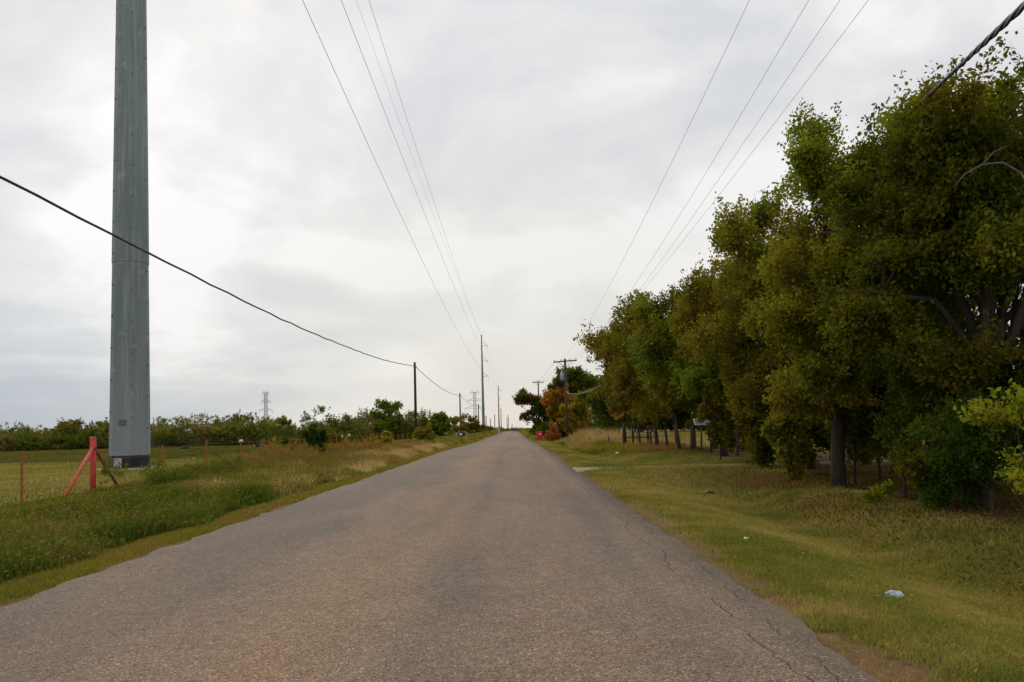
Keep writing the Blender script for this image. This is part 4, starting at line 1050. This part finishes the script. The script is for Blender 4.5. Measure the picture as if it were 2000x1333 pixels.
P = [(x + .012 * math.sin(y * 1.7), y, z + .016 * math.sin(y * 1.9) + .012 * math.sin(y * 4.3)) for x, y, z in P]
wire('overhead_cable', P, .028, 'thick black cable sagging across the massive pole to the nearest wooden pole', G_CB, mat='cable', n=8)
wire('overhead_cable', sag((-9, 70, 7.34), (-9.2, 132, 7.3), .66), .03, 'black cable sagging between the first and second wooden poles', G_CB, mat='cable')
wire('overhead_cable', sag((-9.2, 132, 7.3), (-8.85, 194, 7.3), .66), .03, 'black cable between the second and third wooden poles', G_CB, mat='cable')
wire('overhead_cable', sag((-8.85, 194, 7.3), (-9.2, 256, 5.0), .5), .03, 'black cable beyond the third wooden pole', G_CB, mat='cable')

# ------------------------------------------------------------------ right hand distribution poles and wires
def cross_pole(x, y, zt, arm, label, tank, tilt=0.0):
    z = float(H(x, y))
    h = zt - z
    t = empty('utility_pole', (x, y, z), label, 'utility pole', 'utility poles with crossarms on the right')
    mb = MB(); mb.tube([(0, 0, -.4), (0, 0, h * .5), (0, 0, h + .25)], [.17, .15, .12], 12); mb.build('shaft', M['wood_pole'], t)
    mb = MB(); mb.box((.0, -.16, h - .05), (arm, .11, .14), Matrix.Rotation(-tilt, 3, 'Y')); ca = mb.build('crossarm', M['wood_grey'], t)
    for q in (-.46, -.18, .18, .46):
        mb = MB(); zz = h - .05 + q * arm * math.sin(tilt)
        mb.tube([(q * arm, -.16, zz), (q * arm, -.16, zz + .14), (q * arm, -.16, zz + .16), (q * arm, -.16, zz + .26)], [.02, .02, .055, .04], 8); mb.build('insulator', M['ceramic'], ca)
    mb = MB(); mb.bar((-arm * .3, -.16, h - .12), (0, -.13, h - .8), .025); mb.bar((arm * .3, -.16, h - .12), (0, -.13, h - .8), .025); mb.build('arm_brace', M['galv'], t)
    if tank:
        mb = MB(); c = (-.42, -.12)
        mb.tube([(c[0], c[1], h - 2.25), (c[0], c[1], h - 2.2), (c[0], c[1], h - 1.45), (c[0], c[1], h - 1.38), (c[0], c[1], h - 1.30)], [.16, .20, .20, .16, .05], 16); tk = mb.build('transformer', M['galv'], t)
        mb = MB(); mb.tube([(c[0], c[1], h - 1.32), (c[0], c[1], h - 1.0)], [.05, .035], 8); mb.build('bushing', M['white'], tk)
        mb = MB(); mb.box((-.2, -.08, h - 1.6), (.3, .06, .08)); mb.build('bracket', M['galv'], tk)
        mb = MB(); mb.box((-.2, -.08, h - 2.0), (.3, .06, .08)); mb.build('bracket', M['galv'], tk)
    return t
cross_pole(6.15, 85, 8.9, 2.7, 'wooden utility pole with crossarm and grey transformer among the orange leaves', True, .06)
cross_pole(5.3, 150, 10.4, 2.4, 'far wooden utility pole whose crossarm shows above the leaning dark tree', False)
G_RW = 'thin wires above the right side of the road'
for (c, xa, xb, lab) in (((8.67e-4, -.09343, 10.209), 4.5, 5.2, 'leftmost thin wire above the right side of the road'), ((1.18e-3, -.11483, 10.279), 5.5, 6.1, 'second from the left of the thin wires on the right'),
                         ((8.96e-4, -.0851, 9.845), 6.0, 6.9, 'third of the thin wires on the right, the one with a bird'), ((5.07e-4, -.04547, 9.384), 6.5, 7.7, 'rightmost thin wire on the right, nearest the treetops')):
    wire('overhead_wire', quad(c, xa, 13, xb, 85, -8, 84.8, 50), .0045, lab, G_RW)
for k, x in enumerate((5.0, 5.9, 6.7, 7.4)):
    wire('overhead_wire', sag((x + .2, 85, 9.1), (4.2 + .72 * k, 150, 10.6), .7), .012, ['first', 'second', 'third', 'fourth'][k] + ' wire from the left between the two crossarm poles', G_RW)
wire('service_wire', [(6.15, 85, 5.4), (6.2, 80, 4.9), (6.33, 72, 4.5), (6.55, 66, 4.42), (6.75, 62, 4.47), (6.82, 56, 4.55), (6.85, 50, 4.8), (6.95, 45, 5.1)], .018, 'pale sagging service wire from the utility pole into the trees', None, 'cable', 'wire_pale', 6)
# twisted service drop near the camera, top right
base = [Vector(p) for p in ((2.2, 1.6, 3.1), (3.05, 3.4, 3.85), (3.77, 5.2, 4.44), (4.87, 7.5, 5.24), (6.74, 11.5, 6.59), (7.83, 14, 7.33), (8.9, 16.5, 8.0))]
dens = []
for a, b in zip(base[:-1], base[1:]):
    for k in range(10): dens.append(a.lerp(b, k / 10))
dens.append(base[-1])
mb = MB()
for ph in (0, 2.1, 4.2):
    L = []; s = 0
    for k, p in enumerate(dens):
        if k: s += (p - dens[k - 1]).length
        an = s * 4.0 + ph
        L.append(p + Vector((math.cos(an), 0, math.sin(an))) * .014)
    mb.tube(L, .016, 8)
tag(mb.build('service_cable', M['cable']), 'thick black twisted cable crossing the top right corner into the tallest tree', 'cable')

# bird on the third wire
x = 6.0 + (.9) * (10.2 - 13) / 72; yb = 10.2
zb = 8.96e-4 * yb * yb - .0851 * yb + 9.845
bt = empty('bird', (x, yb, zb), 'tiny dark bird perched on an overhead wire near the top edge', 'bird')
mb = MB(); mb.tube([(-.05, 0, .0), (-.035, 0, .025), (0, 0, .04), (.03, 0, .065), (.05, 0, .075), (.068, 0, .07)], [.006, .018, .026, .016, .015, .003], 8); mb.build('body', M['bird'], bt)
mb = MB(); mb.add([(-.04, -.012, .02), (-.11, -.012, -.02), (-.11, .012, -.02), (-.04, .012, .02), (-.04, -.012, .012), (-.11, -.012, -.026), (-.11, .012, -.026), (-.04, .012, .012)], [(0, 1, 2, 3), (7, 6, 5, 4), (0, 4, 5, 1), (2, 6, 7, 3), (1, 5, 6, 2)])
mb.build('tail', M['bird'], bt)
mb = MB(); mb.tube([(0, -.012, .02), (-.04, -.03, .04), (-.08, -.04, .06)], [.012, .01, .003], 6); mb.tube([(0, .012, .02), (-.04, .03, .04), (-.08, .04, .05)], [.012, .01, .003], 6); mb.build('wing', M['bird'], bt)

# ------------------------------------------------------------------ lattice towers
def lattice(x, y, h, label, wide, scale=1.0):
    z = float(H(x, y))
    t = empty('lattice_tower', (x, y, z), label, 'pylon', 'lattice towers on the horizon')
    mb = MB()
    b, w, r = 2.9, 1.0, .11
    def half(zz):
        k = zz / h
        return b + (w - b) * min(1, k / .55)
    lv = [0, .14, .26, .36, .45, .52, .58, .64, .70, .76, .82, .88, .94, 1.0]
    prev = None
    for k in lv:
        zz = h * k; q = half(zz)
        ring = [(-q, -q, zz), (q, -q, zz), (q, q, zz), (-q, q, zz)]
        if prev:
            for i in range(4):
                j = (i + 1) % 4
                mb.bar(prev[i], ring[i], r)
                mb.bar(prev[i], ring[j], r * .6)
                mb.bar(prev[j], ring[i], r * .6)
                mb.bar(ring[i], ring[j], r * .6)
        prev = ring
    mb.build('frame', M['lattice'], t)
    for (k, a) in ((.62, wide), (.80, wide * .72), (.99, wide * .45)):
        mb = MB(); zz = h * k
        mb.bar((-w - .1, -w, zz), (w + .1, -w, zz), r * .7); mb.bar((-w - .1, w, zz), (w + .1, w, zz), r * .7); mb.bar((0, -w, zz), (0, w, zz), r * .7)
        for s in (-1, 1):
            for yy in (-w, w):
                mb.bar((s * w, yy, zz), (s * a, 0, zz + .3), r * .8)
                mb.bar((s * w, yy, zz + 2.2), (s * a, 0, zz + .3), r * .8)
            for f in (.35, .65):
                xx = s * (w + (a - w) * f)
                mb.bar((xx, 0, zz), (xx, 0, zz + 2.2 * (1 - f)), r * .6)
        a_ = mb.build('crossarm', M['lattice'], t)
        for s in (-1, 1):
            mb = MB(); mb.tube([(s * a, 0, zz + .3), (s * a, 0, zz - 1.8)], .12, 6)
            mb.build('insulator', M['lattice'], a_)
    return t
lattice(-199.5, 600, 38.5, 'pale steel lattice tower above the thicket left of centre', 5.4)
lattice(-30.4, 600, 34.5, 'pale steel lattice tower between the second and third wooden poles', 8.0)

# ------------------------------------------------------------------ left fence
fz = lambda x, y: float(H(x, y))
fx = lambda y: -11.15 - .012 * (y - 17)
fence = empty('wire_fence', (-11.2, 17, 0), 'rusty steel post and barbed wire fence along the left pasture', 'fence')
ys_f = [13.4, 16.9, 23.8, 27.4, 30.9, 34.6, 38.0, 41.5, 45.0, 48.5, 52.0, 55.5, 59.0, 62.5, 66, 69.5, 73, 76.5, 80, 84, 88]
def tpost(y, h=1.3, lean=0.0):
    x = fx(y); z = fz(x, y)
    mb = MB()
    L = Vector((lean, 0, 0))
    mb.box(Vector((x + 11.2, y - 17, z + h / 2 - .1)) + L * .5, (.062, .014, h + .2), Matrix.Rotation(lean / h, 3, 'Y'))
    mb.box(Vector((x + 11.2, y - 17 + .018, z + h / 2 - .1)) + L * .5, (.012, .035, h + .2), Matrix.Rotation(lean / h, 3, 'Y'))
    for k in range(9):
        mb.box((x + 11.2 + lean * (.2 + k * .09), y - 17 - .01, z + .3 + k * .11), (.03, .016, .02))
    return mb.build('post', M['rust'], fence)
for k, y in enumerate(ys_f): tpost(y, 1.25 if k % 3 else 1.32, random.uniform(-.03, .03))
for k, hz in enumerate((.35, .65, .95, 1.2)):
    mb = MB(); pts = []
    for a, b in zip(ys_f[:-1], ys_f[1:]):
        for q in (0, .5):
            y = a + (b - a) * q
            pts.append((fx(y) + 11.2, y - 17, fz(fx(y), y) + hz - (.03 if q else 0)))
    mb.tube(pts, .0035, 4)
    for y in np.arange(13.5, 60, .14):
        x = fx(y) + 11.2; zz = fz(fx(y), y) + hz - .012
        mb.bar((x - .014, y - 17, zz - .010), (x + .014, y - 17 + .01, zz + .012), .0016, 3)
    mb.build('barbed_wire', M['rust'], fence)
mb = MB(); c = (fx(30.9) + 11.2, 30.9 - 17, fz(fx(30.9), 30.9) + 1.22)
mb.tube([(c[0] - .07, c[1], c[2] - .05), (c[0] - .03, c[1] + .0, c[2] + .02), (c[0] + .04, c[1], c[2] + .03), (c[0] + .10, c[1], c[2] - .03)], [.02, .05, .05, .02], 8)
mb.build('white_cap', M['white'], fence)

# red corner brace
rb = empty('brace_post', (-11.3, 20.0, fz(-11.3, 20.0)), 'red painted fence post with two slanting braces in front of the massive pole', 'fence post')
mb = MB(); mb.tube([(0, 0, -.4), (0, 0, 1.53)], .074, 16); mb.build('post', M['red'], rb)
mb = MB(); mb.tube([(0, 0, 1.531), (0, 0, 1.552)], .077, 16); mb.build('cap', M['wire_pale'], rb)
mb = MB(); mb.tube([(.02, -.03, 1.28), (.06, -1.52, -.10)], .044, 12); mb.build('brace', M['red_faded'], rb)
mb = MB(); mb.tube([(-.02, .04, 1.28), (-.42, 2.2, -.05)], .042, 12); mb.build('brace', M['red_dark'], rb)
mb = MB(); mb.tube([(0, 0, 1.20), (0, 0, 1.34)], .082, 16); mb.build('collar', M['red'], rb)

# far fence in the pasture
ff = empty('wire_fence', (-40, 118, 0), 'thin grey wire fence at the foot of the far thicket', 'fence')
px = list(np.arange(-98, -12, 5.2))
for x in px:
    mb = MB(); mb.tube([(x + 40, 0, fz(x, 118) - .2), (x + 40, 0, fz(x, 118) + 1.25)], .05, 6); mb.build('post', M['wood_grey'], ff)
for hz in (.5, .9, 1.25):
    mb = MB(); mb.tube([(x + 40, 0, fz(x, 118) + hz) for x in px], .010, 4); mb.build('fence_wire', M['wire'], ff)
for (x, y, h, w, mt, lab) in ((-16.75, 76, 1.15, .07, 'white', 'pale topped marker post in the brown grass left of the yellow green bush'), (-16.1, 70, 1.05, .06, 'wood_grey', 'grey wooden post left of the pale topped marker post')):
    t = empty('marker_post', (x, y, fz(x, y)), lab, 'post')
    mb = MB(); mb.tube([(0, 0, -.2), (0, 0, h)], w, 8); mb.build('post', M['wood_grey'], t)
    mb = MB(); mb.tube([(0, 0, h - .02), (0, 0, h + .22)], w * 1.25, 8); mb.build('cap', M['white' if mt == 'white' else 'wire_pale'], t)

# cattle lying in the pasture
def cow(x, y, rz, mat, label, muzzle, sc=.62):
    z = fz(x, y) + .13
    t = empty('cow', (x, y, z), label, 'cow', rz=rz)
    t.scale = (sc, sc, sc)
    mb = MB()
    me = bpy.data.meshes.new('body')
    V = [(0, 0, .38), (.45, 0, .42), (.85, 0, .40), (-.35, 0, .36), (-.7, 0, .26), (1.05, 0, .55), (1.25, -.05, .60), (1.48, -.06, .50), (.8, .22, .12), (1.15, .24, .06), (.8, -.24, .12), (1.1, -.3, .06), (-.45, .28, .14), (-.1, .4, .07), (-.45, -.28, .14), (-.1, -.42, .07), (1.25, .12, .66), (1.25, -.20, .66)]
    E = [(0, 1), (1, 2), (0, 3), (3, 4), (2, 5), (5, 6), (6, 7), (2, 8), (8, 9), (2, 10), (10, 11), (3, 12), (12, 13), (3, 14), (14, 15), (6, 16), (6, 17)]
    rad = [.36, .36, .30, .33, .20, .19, .15, .08, .12, .07, .12, .07, .17, .07, .17, .07, .03, .03]
    me.from_pydata(V, E, []); me.update()
    o = link('body', me, M[mat], t)
    sk = o.modifiers.new('skin', 'SKIN')
    for i, rr_ in enumerate(rad): me.skin_vertices[0].data[i].radius = (rr_, rr_)
    me.skin_vertices[0].data[0].use_root = True
    ss = o.modifiers.new('sub', 'SUBSURF'); ss.levels = 2; ss.render_levels = 2
    mb.tube([(-.86, 0, .3), (-1.0, .05, .15), (-1.05, .1, .0)], [.03, .025, .04], 6); mb.build('tail', M[mat], t)
    if muzzle:
        mb = MB(); mb.tube([(1.46, -.06, .51), (1.54, -.06, .48), (1.60, -.06, .46)], [.085, .09, .06], 10); mb.build('muzzle', M['white'], t)
    return t
for args in ((-28.4, 84, math.pi * .95, 'hide_black', 'black calf with pale muzzle lying in the pasture right of the white capped post', True), (-42.5, 96, .2, 'hide_brown', 'dark brown calf lying in the grass between steel pole and white capped post', False, .5)):
    c = cow(*args)
# skin modifier needs its data layer: make sure it exists before radii are read
# ------------------------------------------------------------------ mailbox, marker, bin
t = empty('mailbox', (-5.9, 85, fz(-5.9, 85)), 'black roadside mailbox with a white mark in the left grass', 'mailbox', rz=.1)
mb = MB()
prof = [(-.2, 0), (-.2, .24)] + [(-.2 * math.cos(a), .24 + .2 * math.sin(a)) for a in np.linspace(.3, math.pi - .3, 7)] + [(.2, .24), (.2, 0)]
n = len(prof)
vs = [(-.42, p, q + 1.0) for p, q in prof] + [(.42, p, q + 1.0) for p, q in prof]
mb.add(vs, [tuple(range(n)), tuple(range(2 * n - 1, n - 1, -1))] + [(i, i + n, (i + 1) % n + n, (i + 1) % n) for i in range(n)]); mb.build('box', M['black'], t)
mb = MB(); mb.box((-.12, -.212, 1.16), (.26, .012, .20), bev=.002); mb.box((.02, -.212, 1.08), (.14, .012, .10)); mb.build('white_mark', M['white'], t)
mb = MB(); mb.box((0, 0, .45), (.10, .10, 1.1)); mb.box((0, 0, .97), (.7, .3, .05)); mb.build('post', M['wood_dark'], t)
t = empty('utility_pedestal', (-4.55, 232, fz(-4.55, 232)), 'pale green upright box at the left road edge near the crest', 'marker')
mb = MB(); mb.box((0, 0, .65), (.6, .4, 1.3), bev=.04); mb.build('cabinet', M['pedestal'], t)
mb = MB(); mb.box((0, 0, 1.33), (.66, .46, .07), bev=.02); mb.build('lid', M['galv'], t)

t = empty('wheeled_bin', (3.05, 86.5, fz(3.05, 86.5)), 'bright red wheeled rubbish bin at the right road edge', 'bin')
mb = MB()
vs = []
for zz, w, d in ((.06, .23, .26), (.55, .31, .33), (1.0, .38, .40)):
    vs += [(-w, -d, zz), (w, -d, zz), (w, d, zz), (-w, d, zz)]
fs = [(3, 2, 1, 0), (8, 9, 10, 11)] + [(k * 4 + i, k * 4 + (i + 1) % 4, (k + 1) * 4 + (i + 1) % 4, (k + 1) * 4 + i) for k in (0, 1) for i in range(4)]
mb.add(vs, fs); mb.box((0, 0, .97), (.82, .86, .06)); mb.build('body', M['red_plastic'], t)
mb = MB(); mb.box((0, .0, 1.06), (.80, .84, .07), bev=.03); mb.box((0, -.1, 1.11), (.5, .5, .05), bev=.02); ld = mb.build('lid', M['red_plastic'], t)
mb = MB(); mb.box((.04, -.405, .86), (.30, .012, .13)); mb.build('sticker', M['white'], t)
for s in (-1, 1):
    mb = MB(); mb.tube([(s * .24, .30, .11), (s * .31, .30, .11)], .11, 14); mb.build('wheel', M['black'], t)
mb = MB(); mb.tube([(-.3, .44, 1.0), (-.3, .5, 1.02), (.3, .5, 1.02), (.3, .44, 1.0)], .018, 6); mb.build('handle', M['red_plastic'], t)

# car near the crest
t = empty('car', (1.15, 305, float(road_z(305)) + .05), 'dark car seen from behind near the crest of the road', 'car')
mb = MB()
prof = [(-2.1, .28), (-2.15, .75), (-2.0, .95), (-1.5, 1.0), (-1.1, 1.40), (.5, 1.43), (1.1, .98), (2.0, .88), (2.15, .55), (2.1, .28)]
n = len(prof); vs = []
for s in (-1, 1):
    vs += [(s * (.88 if q < 1.1 else .70), p, q) for p, q in prof]
mb.add(vs, [tuple(range(n)), tuple(range(2 * n - 1, n - 1, -1))] + [(i, i + n, (i + 1) % n + n, (i + 1) % n) for i in range(n)]); mb.build('body', M['car'], t)
mb = MB(); mb.add([(-.66, -1.51, 1.02), (.66, -1.51, 1.02), (.58, -1.14, 1.37), (-.58, -1.14, 1.37), (-.66, -1.49, 1.0), (.66, -1.49, 1.0), (.58, -1.12, 1.35), (-.58, -1.12, 1.35)], [(0, 1, 2, 3), (7, 6, 5, 4)]); mb.build('rear_window', M['glass'], t)
for s in (-1, 1):
    mb = MB(); mb.box((s * .68, -2.15, .74), (.3, .05, .16), bev=.01); mb.build('tail_light', M['tail'], t)
    for yy in (-1.35, 1.35):
        mb = MB(); mb.tube([(s * .74, yy, .32), (s * .92, yy, .32)], .32, 18); mb.build('wheel', M['black'], t)

# ------------------------------------------------------------------ right fence, gate and panel
rf = empty('farm_fence', (8.5, 40, 0), 'old wood and wire fence with leaning posts across the right yard', 'fence')
posts = [((7.5, 50.1), (7.48, 1.62), .10), ((7.79, 48.5), (7.78, 1.5), .06), ((8.02, 47.0), (7.88, 1.48), .055), ((9.04, 49.8), (9.02, 1.4), .05), ((8.24, 44.6), (8.22, 1.4), .045), ((8.24, 42.6), (8.12, 1.41), .09), ((8.5, 41.0), (8.36, 1.3), .06),
         ((8.68, 38.7), (8.39, 1.39), .075), ((9.94, 39.4), (9.96, 1.21), .04), ((9.62, 36.4), (9.65, 1.15), .04), ((9.75, 32.5), (9.78, 1.22), .05), ((9.8, 28.8), (9.8, 1.2), .05), ((9.91, 22.8), (9.94, 1.15), .05), ((9.9, 19.5), (9.9, 1.2), .05), ((9.9, 16.2), (9.9, 1.2), .05), ((9.9, 12.8), (9.9, 1.2), .05), ((5.95, 57.7), (5.93, .85), .05), ((6.9, 54), (6.9, .9), .04)]
for (bx, by), (tx, tz), r in posts:
    z = fz(bx, by)
    r *= 1.25
    mb = MB(); mb.tube([(bx - 8.5, by - 40, z - .3), (bx * .5 + tx * .5 - 8.5, by - 40, z + tz * .5), (tx - 8.5, by - 40, z + tz)], [r * 1.1, r, r * .85], 8); mb.build('post', M['wood_grey'], rf)
line = [(5.95, 57.7), (6.9, 54), (7.5, 50.1), (7.79, 48.5), (8.0, 47), (8.22, 44.6), (8.2, 42.6), (8.45, 41), (8.6, 38.7), (9.2, 38.2), (9.62, 36.4), (9.75, 32.5), (9.8, 28.8), (9.9, 22.8), (9.9, 19.5), (9.9, 16.2), (9.9, 12.8)]
for hz in (.3, .55, .8, 1.1):
    mb = MB(); mb.tube([(x - 8.5, y - 40, fz(x, y) + hz * (.72 if y > 52 else 1)) for x, y in line], .005, 4); mb.build('fence_wire', M['rust'], rf)
mb = MB(); mb.box((.02, -3.2, 1.18), (.05, 7.6, .07), Matrix.Rotation(0.0, 3, 'Z')); 
gt = empty('field_gate', (7.55, 50.0, fz(7.55, 50.0)), 'brown pipe gate at the corner of the yard fence', 'gate')
mb = MB()
for hz in (.18, .62): mb.tube([(0, -.1, hz), (2.1, -.2, hz)], .035, 6)
for q in (0.02, .75, 1.4, 2.08): mb.tube([(q, -.1 - .05 * q, .12), (q, -.1 - .05 * q, 1.25)], .022, 6)
mb.tube([(0, -.1, 1.2), (2.1, -.2, 1.2)], .025, 6)
mb.build('gate_frame', M['wood_dark'], gt)
t = empty('gate_post', (9.2, 38.2, fz(9.2, 38.2)), 'thick dark wooden post holding the end of a board with a grey panel', 'fence post')
mb = MB(); mb.tube([(0, 0, -.3), (.02, 0, .7), (.0, 0, 1.3)], [.17, .145, .14], 12); mb.build('post', M['wood_grey'], t)
t = empty('board_shelf', (9.75, 38.1, fz(9.7, 38.1)), 'dark horizontal board running right from the thick post', 'board')
mb = MB(); mb.box((-.05, 0, 1.26), (.95, .42, .06)); mb.build('board', M['wood_dark'], t)
mb = MB(); mb.box((.38, 0, .6), (.07, .07, 1.26)); mb.build('leg', M['wood_dark'], t)
t = empty('grey_panel', (9.66, 38.05, fz(9.7, 38.1) + 1.30), 'small tilted grey panel with white edges lying on the dark board', 'panel')
mrot = Matrix.Rotation(R(38), 3, 'X')
mb = MB(); mb.box((0, 0, .20), (.74, .03, .44), Matrix.Rotation(R(-50), 3, 'X') @ Matrix.Identity(3)); mb.build('panel_face', M['panel'], t)
mb = MB()
mp = Matrix.Rotation(R(-50), 3, 'X')
for c, d in (((0, 0, .225), (.80, .05, .02)), ((0, 0, -.225), (.80, .05, .02)), ((.385, 0, 0), (.03, .05, .43)), ((-.385, 0, 0), (.03, .05, .43))):
    mb.box(mp @ Vector(c) + Vector((0, 0, .20)), d, mp)
mb.build('frame', M['white'], t)
t = empty('pale_rail', (12.2, 40, fz(12, 40)), 'pale weathered rail on two posts right of the grey panel', 'rail')
mb = MB(); mb.box((0, 0, 1.28), (1.5, .12, .07)); mb.build('rail', M['wire_pale'], t)
for s in (-1, 1):
    mb = MB(); mb.box((s * .62, 0, .6), (.09, .09, 1.28)); mb.build('leg', M['wood_dark'], t)

# ------------------------------------------------------------------ litter
import bmesh
def crumple(name, loc, dims, mat, label, seed, sub=4, amp=.35, rz=0.0):
    bm = bmesh.new()
    bmesh.ops.create_icosphere(bm, subdivisions=sub, radius=1.0)
    rg = np.random.default_rng(seed)
    K = rg.normal(size=(9, 3)) * 2.6; ph = rg.random(9) * 6.28
    for v in bm.verts:
        p = np.array(v.co)
        s = sum(abs(math.sin(float(K[i] @ p) + ph[i])) for i in range(9)) / 9 - .62
        q = p * (1 + amp * 2.2 * s)
        v.co = (q[0] * dims[0], q[1] * dims[1], max(q[2], -.55) * dims[2])
    me = bpy.data.meshes.new(name); bm.to_mesh(me); bm.free()
    o = link(name, me, mat)
    o.location = loc; o.rotation_euler.z = rz
    return tag(o, label, 'litter')
m, T = mat_new('pale_plastic_film')
p = T.n('ShaderNodeBsdfPrincipled', {'Base Color': T.ramp(T.noise(T.n('ShaderNodeTexCoord').outputs['Object'], 18, 4, .6).outputs[0], [(.35, (.30, .38, .40)), (.65, (.66, .72, .76))]), 'Roughness': .3})
tr = T.n('ShaderNodeBsdfTransparent')
finish(T, T.n('ShaderNodeMixShader', {0: .24, 1: p.outputs[0], 2: tr.outputs[0]}).outputs[0])
bx, by = 3.30, 6.66
crumple('plastic_bag', (bx + .02, by, fz(bx, by) + .028), (.080, .052, .042), m, 'crumpled pale blue plastic bag lying on the right verge', 5)
mbag = bpy.context.scene.objects['plastic_bag']
crumple('paper_scrap', (6.0, 43.2, fz(6, 43.2) + .08), (.10, .06, .07), M['litter'], 'bright white scrap of litter in the grass below the gate', 8, 3)
crumple('leaf_scrap', (2.99, 9.75, fz(2.99, 9.75) + .03), (.035, .03, .015), M['litter'], 'tiny pale scrap in the mown grass of the right verge', 9, 2)
crumple('dark_scrap', (5.05, 19.4, fz(5.05, 19.4) + .05), (.12, .08, .05), M['black'], 'small black scrap of rubbish in the grass before the driveway', 12, 3)
crumple('pale_scrap', (5.05, 16.9, fz(5.05, 16.9) + .03), (.10, .06, .02), M['wood_grey'], 'flat grey stone in the ditch below the black scrap', 13, 3)
